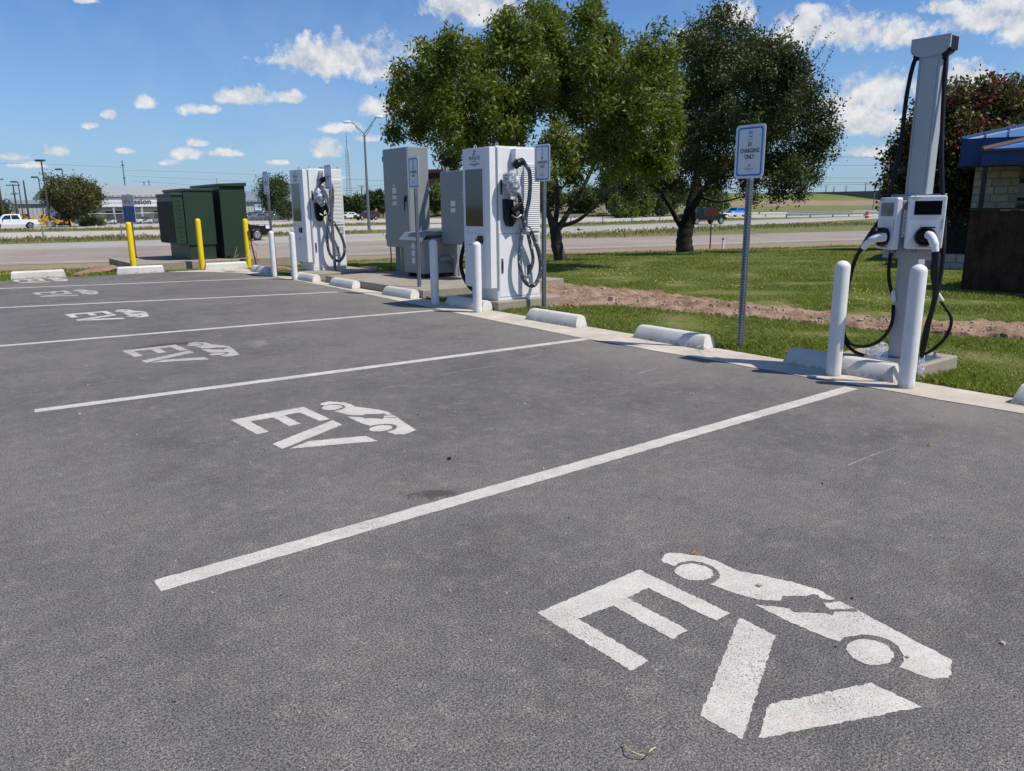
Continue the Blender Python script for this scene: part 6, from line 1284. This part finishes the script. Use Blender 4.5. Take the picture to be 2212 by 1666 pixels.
# ------------------------------------------------------------------ small roadside things
P = G(1533, 539.7, -.95); P = Vector((32.55, 25.33, gzf(32.55, 25.33)))
r = thing('road_sign', 'small orange sign on a rusty post in front of the black pickup', 'sign', P, .5); h = HAT(P, 1533, 452)-P.z
mb = MB(); mb.box(-.03, .03, -.03, .03, -.1, h); mb.build('post', 'rust', r); mb = MB(); mb.box(-.045, -.031, -.32, .32, h-.34, h); mb.build('panel', mat('faded_orange', (.33, .07, .03), .7), r)
P = Vector((32.98, 24.85, gzf(32.98, 24.85))); r = thing('marker_post', 'short white marker post with orange top beside the orange sign', 'marker post', P); h = HAT(P, 1561, 514)-P.z
mb = MB(); mb.tube([(0, 0, 0), (0, 0, h-.12)], .06, 8); mb.build('post', 'label_white', r); mb = MB(); mb.tube([(0, 0, h-.119), (0, 0, h)], .06, 8); mb.build('cap', 'barrel', r)
for x, y, D, lb in ((1872, 478, 130, 'orange traffic barrel beside the guardrail left of the slim charger'),):
    B = DP(x, y, D); B.z = gzf(B.x, B.y); r = thing('traffic_barrel', lb, 'traffic barrel', B); mb = MB(); mb.lathe([(.32, 0), (.30, .3), (.27, .6), (.24, 1.0), (.12, 1.02)], n=12); mb.build('barrel', 'barrel', r); mb = MB(); mb.lathe([(.293, .38), (.285, .5)], n=12); mb.build('band', 'label_white', r)
for x, y, D, lb in ((94, 514, 62+20, 'delineator post in the grass strip at the left'), (263, 508, 82, 'delineator post in the grass strip left of the yellow bollard'), (1233, 489, 95, 'delineator post right of the olive tree trunk'), (1302, 487, 98, 'delineator post between the big trees'), (1365, 484, 100, 'delineator post left of the oak trunk'), (1425, 481, 103, 'delineator post touching the oak trunk')):
    B = DP(x, y, D); B.z = gzf(B.x, B.y); r = MB(); r.box(-.06, .06, -.03, .03, 0, .95); o = r.build('delineator_post', 'galv'); o.location = B; tag(o, lb, 'marker post', 'delineator posts along the highway')
def guard(lb, pts, zt=.75):
    P = [G(x, y, -.95) for x, y in pts]; r = thing('guardrail', lb, 'guardrail', (0, 0, 0)); mb = MB()
    for a, b in zip(P[:-1], P[1:]):
        d = (b-a).normalized(); n_ = Vector((-d.y, d.x, 0)); q = [(0, zt-.32), (-.06, zt-.26), (0, zt-.18), (-.06, zt-.08), (0, zt)]
        for i in range(4): mb.face([a+n_*q[i][0]+Vector((0, 0, q[i][1])), b+n_*q[i][0]+Vector((0, 0, q[i][1])), b+n_*q[i+1][0]+Vector((0, 0, q[i+1][1])), a+n_*q[i+1][0]+Vector((0, 0, q[i+1][1]))])
    mb.build('rail', 'guard', r)
    for a, b in zip(P[:-1], P[1:]):
        n_ = max(1, int((b-a).length/4))
        for k in range(n_): p = a.lerp(b, k/n_); mb = MB(); mb.box(p.x-.08, p.x+.08, p.y+.02, p.y+.18, p.z-.1, p.z+zt); mb.build('post', 'galv', r)
guard('long steel guardrail along the far side of the highway', [(1560, 470), (1700, 467.5), (1842, 464), (1900, 463)])
guard('steel guardrail curving behind the olive tree trunk', [(1205, 473), (1260, 470.5), (1310, 467.5), (1345, 465)])
guard('guardrail at the highway edge left of the slim charger', [(1700, 472), (1800, 469.5), (1900, 467), (2000, 465)], .7)
# chain-link fence before the carts and parked cars
for x0, x1, y0, y1, D0, D1, lb in ((160, 345, 489, 489, 138, 142, 'chain-link fence in front of the golf carts'), (535, 640, 486, 484, 150, 156, 'chain-link fence in front of the parked vehicles')):
    A, B = DP(x0, y0, D0), DP(x1, y1, D1); d = B-A; d.z = 0; Lf = d.length; r = thing('chain_link_fence', lb, 'fence', (A.x, A.y, -.95), math.atan2(d.y, d.x))
    mb = MB(); mb.tube([(0, 0, 1.8), (Lf, 0, 1.8)], .035, 6); mb.build('top_rail', 'galv', r)
    x = 0
    while x <= Lf+.01: mb = MB(); mb.tube([(x, 0, 0), (x, 0, 1.85)], .04, 6); mb.build('post', 'galv', r); x += 3.0
    mb = MB(); mb.face([(0, .03, .05), (Lf, .03, .05), (Lf, .03, 1.78), (0, .03, 1.78)]); mb.build('mesh', 'chain', r)
# overpass wall on the embankment
A, B = DP(1500, 424, 330), DP(2150, 408, 300); zt1, zt2 = HAT(A, 1500, 421), HAT(B, 2150, 407)
r = MB(); nn = 12
for i in range(nn):
    p, q = A.lerp(B, i/nn), A.lerp(B, (i+1)/nn); z1_, z2_ = zt1+(zt2-zt1)*i/nn, zt1+(zt2-zt1)*(i+1)/nn
    r.add([(p.x, p.y, 2), (q.x, q.y, 2), (q.x+2, q.y+3, 2), (p.x+2, p.y+3, 2), (p.x, p.y, z1_), (q.x, q.y, z2_), (q.x+2, q.y+3, z2_), (p.x+2, p.y+3, z1_)], [(0, 1, 5, 4), (4, 5, 6, 7), (2, 3, 7, 6)])
tag(r.build('overpass', 'overpass'), 'long dark concrete overpass parapet along the hilltop', 'overpass')
# ------------------------------------------------------------------ dirt ridge, stones, grass
tp = [(1100, 606), (1165, 613), (1380, 629), (1620, 661), (1920, 693), (2100, 702), (2212, 707), (2400, 721)]
bt = [(1100, 656), (1195, 668), (1300, 662), (1640, 692), (1930, 720), (2100, 728), (2212, 735), (2400, 752)]
U, V_ = 260, 30; mb = MB(); A = [G(*p) for p in tp]; B = [G(*p) for p in bt]
def along(P, t):
    L = [0]
    for a, b in zip(P[:-1], P[1:]): L.append(L[-1]+(b-a).length)
    s = t*L[-1]; j = max(0, min(len(P)-2, sum(1 for q in L[1:] if q < s))); return P[j].lerp(P[j+1], (s-L[j])/(L[j+1]-L[j]))
vs = []
from mathutils import noise as mn
for i in range(U+1):
    a, b = along(A, i/U), along(B, i/U)
    for j in range(V_+1):
        t = j/V_; wob = 0.12*mn.noise(Vector((i*.11, t*3, 5))); p = b.lerp(a, t+wob*(0 < j < V_))
        e = 0.22*mn.noise(Vector((i*.13, 0, 9 if t < .5 else 3)))+.14*mn.noise(Vector((i*.55, 0, 9 if t < .5 else 3)))
        p = b.lerp(a, (t-.5)*(1+e)+.5)
        h = 0.075*math.sin(math.pi*t)**.7*(0.7+.5*mn.noise(Vector((i*.09, 1, 0))))+0.05*mn.noise(Vector((p.x*4, p.y*4, 0)))+.03*mn.noise(Vector((p.x*11, p.y*11, 2)))
        vs.append((p.x, p.y, gzf(p.x, p.y)+.012+max(h, -.02) if 0 < j < V_ else gzf(p.x, p.y)-.03))
mb.add(vs, [(i*(V_+1)+j, (i+1)*(V_+1)+j, (i+1)*(V_+1)+j+1, i*(V_+1)+j+1) for i in range(U) for j in range(V_)])
tag(mb.build('dirt_ridge', 'dirt', smooth=True), kind='structure')
dirtpoly = []
def patch(pts, z, nm='dirt_patch'):
    P = [G(x, y, z) for x, y in pts]; c = sum(P, Vector())/len(P); mb = MB(); ring = []
    k = 48
    for i in range(k):
        t = i/k*len(P); a, b = P[int(t) % len(P)], P[(int(t)+1) % len(P)]; p = a.lerp(b, t-int(t)); p = c+(p-c)*(1+.16*mn.noise(p*2.3)); ring.append(p)
    vs = [(c.x, c.y, z+.05)]+[(*(c+(p-c)*.6).xy, z+.035) for p in ring]+[(p.x, p.y, z-.01) for p in ring]
    fs = [(0, 1+i, 1+(i+1) % k) for i in range(k)]+[(1+i, 1+k+i, 1+k+(i+1) % k, 1+(i+1) % k) for i in range(k)]
    mb.add(vs, fs); tag(mb.build(nm, 'dirt', smooth=True), kind='structure'); dirtpoly.append(([p.xy for p in ring]))
patch([(150, 596), (215, 588), (262, 577), (255, 571), (225, 578), (165, 588)], -.03)
patch([(1168, 668), (1200, 668), (1320, 660), (1300, 648), (1190, 640), (1168, 640)], 0.0)
patch([(752, 592), (800, 585), (830, 580), (790, 577), (752, 581)], 0.0)
patch([(548, 577), (600, 582), (640, 588), (640, 580), (560, 572)], -.02)
# scattered limestone chunks along the ridge
mb = MB(); g = np.random.default_rng(9)
def chunk(mb, c, s):
    vs = []; 
    for k in range(8): vs.append((c[0]+s*((k & 1)*2-1)*g.uniform(.5, 1), c[1]+s*((k >> 1 & 1)*2-1)*g.uniform(.5, 1), c[2]+s*.7*((k >> 2 & 1)*2-1)*g.uniform(.5, 1)))
    mb.add(vs, [(0, 2, 3, 1), (4, 5, 7, 6), (0, 1, 5, 4), (1, 3, 7, 5), (3, 2, 6, 7), (2, 0, 4, 6)])
for k in range(900):
    t = g.uniform(0, 1); a, b = along(A, t), along(B, t); p = b.lerp(a, abs(g.normal(0.15, .35))); s = abs(g.normal(0, .007))+.003
    if g.uniform() < .035: s *= 2.6
    chunk(mb, (p.x, p.y, gzf(p.x, p.y)+.03+.05*math.sin(math.pi*min(1, max(0, (p-b).length/max(.1, (a-b).length))))), s)
tag(mb.build('loose_stones', 'stone_chunk'), 'pale limestone chunks scattered along the dirt ridge', 'stones', kind='stuff')
mb = MB()
for k in range(260):
    x, y = g.uniform(-1.5, 5.3), g.uniform(.6, 13); chunk(mb, (x, y, .003), abs(g.normal(0, .0032))+.0018)
for (px, py) in ((943,1222),(972,1277),(1094,1282),(1080,1320),(1040,1370),(1060,1385),(835,1200),(1200,1215)): q = G(px, py); chunk(mb, (q.x, q.y, .002), .0042)
tag(mb.build('loose_pebbles', 'stone_chunk'), 'tiny pale pebbles scattered on the asphalt', 'pebbles', kind='stuff')
mb = MB()
for k in range(140):
    q = (g.uniform(2, 5.4), g.uniform(.5, 12)); chunk(mb, (*q, .001), abs(g.normal(0, .0018))+.001)
q = G(970, 993); chunk(mb, (q.x, q.y, .006), .010)
tag(mb.build('loose_grit', 'blackmat'), 'dark grit scattered on the asphalt', 'grit', kind='stuff')
# bent straw and small leaves on the asphalt
z = .008
o = MB(); o.tube(spl([G(1348, 1608, z), G(1358, 1620, z+.01), G(1376, 1628, z+.012), G(1396, 1633, z+.004), G(1402, 1624, z+.02), G(1416, 1614, z+.015)], 3), .0014, 5); o.tube([G(1356, 1620, z+.01), G(1362, 1610, z+.02)], .001, 4); o.tube([G(1396, 1633, z), G(1408, 1616, z+.01)], .001, 4)
tag(o.build('straw', 'straw'), 'bent dry straw on the asphalt at the bottom edge', 'straw')
for (x, y), w, lb in (((2009, 962), .011, 'small brown leaf on the asphalt below the right bollard'), ((1498, 1195), .009, 'small orange leaf above the car of the big EV stencil')):
    p = G(x, y, .004); o = MB(); o.add([(p.x-w*2, p.y, .004), (p.x, p.y+w*.8, .012), (p.x+w*2, p.y+w*.4, .01), (p.x, p.y-w*.8, .006), (p.x-.3*w, p.y, .018)], [(0, 1, 4), (1, 2, 4), (2, 3, 4), (3, 0, 4)]); tag(o.build('fallen_leaf', 'leafbrown'), lb, 'leaf', 'fallen leaves on the asphalt')
# grass blades
def inpoly(x, y, P):
    c = np.zeros(len(x), bool); n_ = len(P)
    for i in range(n_):
        (x1, y1), (x2, y2) = P[i], P[(i+1) % n_]
        with np.errstate(divide='ignore', invalid='ignore'): c ^= ((y1 > y) != (y2 > y)) & (x < (x2-x1)*(y-y1)/(y2-y1+1e-12)+x1)
    return c
ridge = [(p.x, p.y) for p in [along(A, i/30) for i in range(31)]]+[(p.x, p.y) for p in [along(B, 1-i/30) for i in range(31)]]
pads_ = [(5.85, 7.02, 7.9, 9.02), (5.85, 8.75, 9.78, 13.28), (5.9, 7.28, 13.7, 15.1), (5.9, 6.66, 2.56, 3.34), (3.9, 8.95, 19.4, 22.45)]
def blades(name, lb, x, y, h, w, m, seed, lean=.5, tb=(0, 1)):
    g = np.random.default_rng(seed); n = len(x); z = gz(x, y)+.008; h = h*(0.75+0.45*np.sin(x*2.1+1.3*np.sin(y*1.7))*np.sin(y*1.9+x)); a = g.uniform(0, 2*math.pi, n); l = g.uniform(0, lean, n)*h; b = g.uniform(0, 2*math.pi, n)
    dx, dy = np.cos(a)*w/2, np.sin(a)*w/2; lx, ly = np.cos(b)*l, np.sin(b)*l
    v = np.stack([np.stack([x-dx, y-dy, z], -1), np.stack([x+dx, y+dy, z], -1), np.stack([x+dx*.7+lx*.4, y+dy*.7+ly*.4, z+h*.6], -1), np.stack([x+lx, y+ly, z+h*g.uniform(.75, 1, n)], -1)], 1).reshape(-1, 3)
    me = bpy.data.meshes.new(name); me.vertices.add(4*n); me.vertices.foreach_set('co', v.ravel().astype(np.float32)); me.loops.add(4*n); me.loops.foreach_set('vertex_index', np.arange(4*n, dtype=np.int32)); me.polygons.add(n)
    me.polygons.foreach_set('loop_start', np.arange(0, 4*n, 4, dtype=np.int32)); me.polygons.foreach_set('loop_total', np.full(n, 4, np.int32))
    at = me.attributes.new('tint', 'FLOAT', 'FACE'); pat = .5+.5*np.sin(x*1.3+np.sin(y*.9)*2)*np.sin(y*1.1+x*.4)
    t = np.clip(.45*pat+.5*g.uniform(0, 1, n), 0, .88); t = np.where(g.uniform(0, 1, n) < .07+.22*np.clip(.35-pat, 0, 1)/.35, 1, t); at.data.foreach_set('value', t.astype(np.float32)); me.materials.append(M[m]); me.update()
    o = bpy.data.objects.new(name, me); COL.objects.link(o); tag(o, lb, 'grass', kind='stuff'); return o
g = np.random.default_rng(2)
def samp(n, r0, r1, th0, th1, p):
    u = g.uniform(0, 1, n); rr = (r0**(1-p)+u*(r1**(1-p)-r0**(1-p)))**(1/(1-p)); th = g.uniform(th0, th1, n); return rr*np.cos(th), rr*np.sin(th), rr
# polar round the camera foot so near grass is densest
x, y, rr = samp(900000, 5.6, 27, R(8), R(78), 1.45)
keep = (x > 5.88) & (y < 17.8) & (y+.36*x < 33)
for q in pads_: keep &= ~((x > q[0]) & (x < q[1]) & (y > q[2]) & (y < q[3]))
keep &= ~inpoly(x, y, ridge) | (g.uniform(0, 1, len(x)) < .02)
for dp in dirtpoly: keep &= ~inpoly(x, y, [tuple(q) for q in dp]) | (g.uniform(0, 1, len(x)) < .04)
thin = .5+.5*np.sin(x*.9+2*np.sin(y*.7))*np.sin(y*.8-x*.5); keep &= g.uniform(0, 1, len(x)) < (.55+.45*thin)
x, y, rr = x[keep], y[keep], rr[keep]; hh = (.030+.012*np.clip(9-rr, 0, 3)/3)*g.uniform(.6, 1.5, len(x))*(1+.0*rr); ww = .0035+.0006*rr
blades('grass_blades', 'green lawn grass behind the wheel stops and round the dirt ridge', x, y, hh*(1+.012*rr), ww, 'blade', 3, .9)
# weeds at the lot edge and the left verge
x, y = g.uniform(-.5, 8.9, 90000), g.uniform(17.7, 26, 90000); keep = (x > .05*y) & ((y > 18.25) | (x > 5.9)) & (y < 19.4+6*(x < 3.95)+6*(x > 8.95))
for q in pads_: keep &= ~((x > q[0]) & (x < q[1]) & (y > q[2]) & (y < q[3]))
for dp in dirtpoly: keep &= ~inpoly(x, y, [tuple(q) for q in dp]) | (g.uniform(0, 1, len(x)) < .04)
x, y = x[keep], y[keep]; blades('verge_grass', 'grass and weeds between the far row of stalls and the road', x, y, .06*g.uniform(.5, 1.4, len(x)), .012+0*x, 'blade', 4, .9)
x, y, rr = samp(60000, 30, 75, R(20), R(88), 1.2); d_ = y+.36*x; keep = ((d_ > 17) & (d_ < 36)) & (y > 17)
x, y = x[keep], y[keep]; blades('dry_grass', 'dry tan and green grass on the slope down to the road', x, y, .07*g.uniform(.5, 1.5, len(x)), .03+0*x, 'blade_dry', 5, .9)
# taller weeds in the highway strips
wx_, wy_ = [], []
for pa, pb_ in (((-50, 523.5), (345, 514)), ((345, 514), (780, 502)), ((-50, 500), (345, 494)), ((560, 490), (900, 482)), ((1211, 512), (1600, 492)), ((1600, 492), (1880, 484)), ((1211, 487), (1600, 473))):
    a, b = G(*pa, -.95), G(*pb_, -.95); t = g.uniform(0, 1, 2600); wx_.append(a.x+(b.x-a.x)*t+g.normal(0, .6, 2600)); wy_.append(a.y+(b.y-a.y)*t+g.normal(0, 2.2, 2600))
x, y = np.concatenate(wx_), np.concatenate(wy_); blades('median_weeds', 'tall weeds growing in the grass strips between the carriageways', x, y, .30*g.uniform(.3, 1.5, len(x)), .07+0*x, 'blade_dry', 6, .8)
# yellow wildflowers
mb = MB()
for (px, py, n_, sx, sy) in ((1840, 640, 16, 60, 10), (1950, 650, 24, 50, 14), (1430, 617, 14, 40, 5), (1850, 655, 14, 60, 10), (60, 583, 120, 90, 6), (200, 582, 90, 60, 5), (1330, 600, 20, 60, 8), (1600, 628, 16, 30, 6)):
    for k in range(n_):
        p = G(px+g.normal(0, sx*.6), py+g.normal(0, sy*.6), -.02); z = gzf(p.x, p.y)+.045; s = .006; mb.add([(p.x-s, p.y-s, z), (p.x+s, p.y-s, z), (p.x+s, p.y+s, z+.01), (p.x-s, p.y+s, z+.008)], [(0, 1, 2, 3)])
tag(mb.build('wildflowers', 'flower'), 'tiny yellow wildflowers dotted through the grass', 'flowers', kind='stuff')
# dry straw stalks by the transformer pad and the sign post
mb = MB()
for (px, py, Yd) in ((530, 575, 19.2), (505, 575, 19.3)): 
    p = YP(px, py, Yd); mb.tube([p, p+Vector((.05, 0, .25)), p+Vector((.12, 0, .45))], .005, 4); mb.tube([p+Vector((.03, 0, .2)), p+Vector((.15, 0, .28))], .004, 4)
for (a, b) in (((1498, 735), (1532, 760)), ((1512, 727), (1520, 748)), ((1505, 750), (1530, 742))): mb.tube([G(*a, .05), G(*b, .06)], .0025, 4)
tag(mb.build('dry_stalks', 'straw'), 'a few dry stalks sticking up by the pads and sign post', 'stalks', kind='stuff')
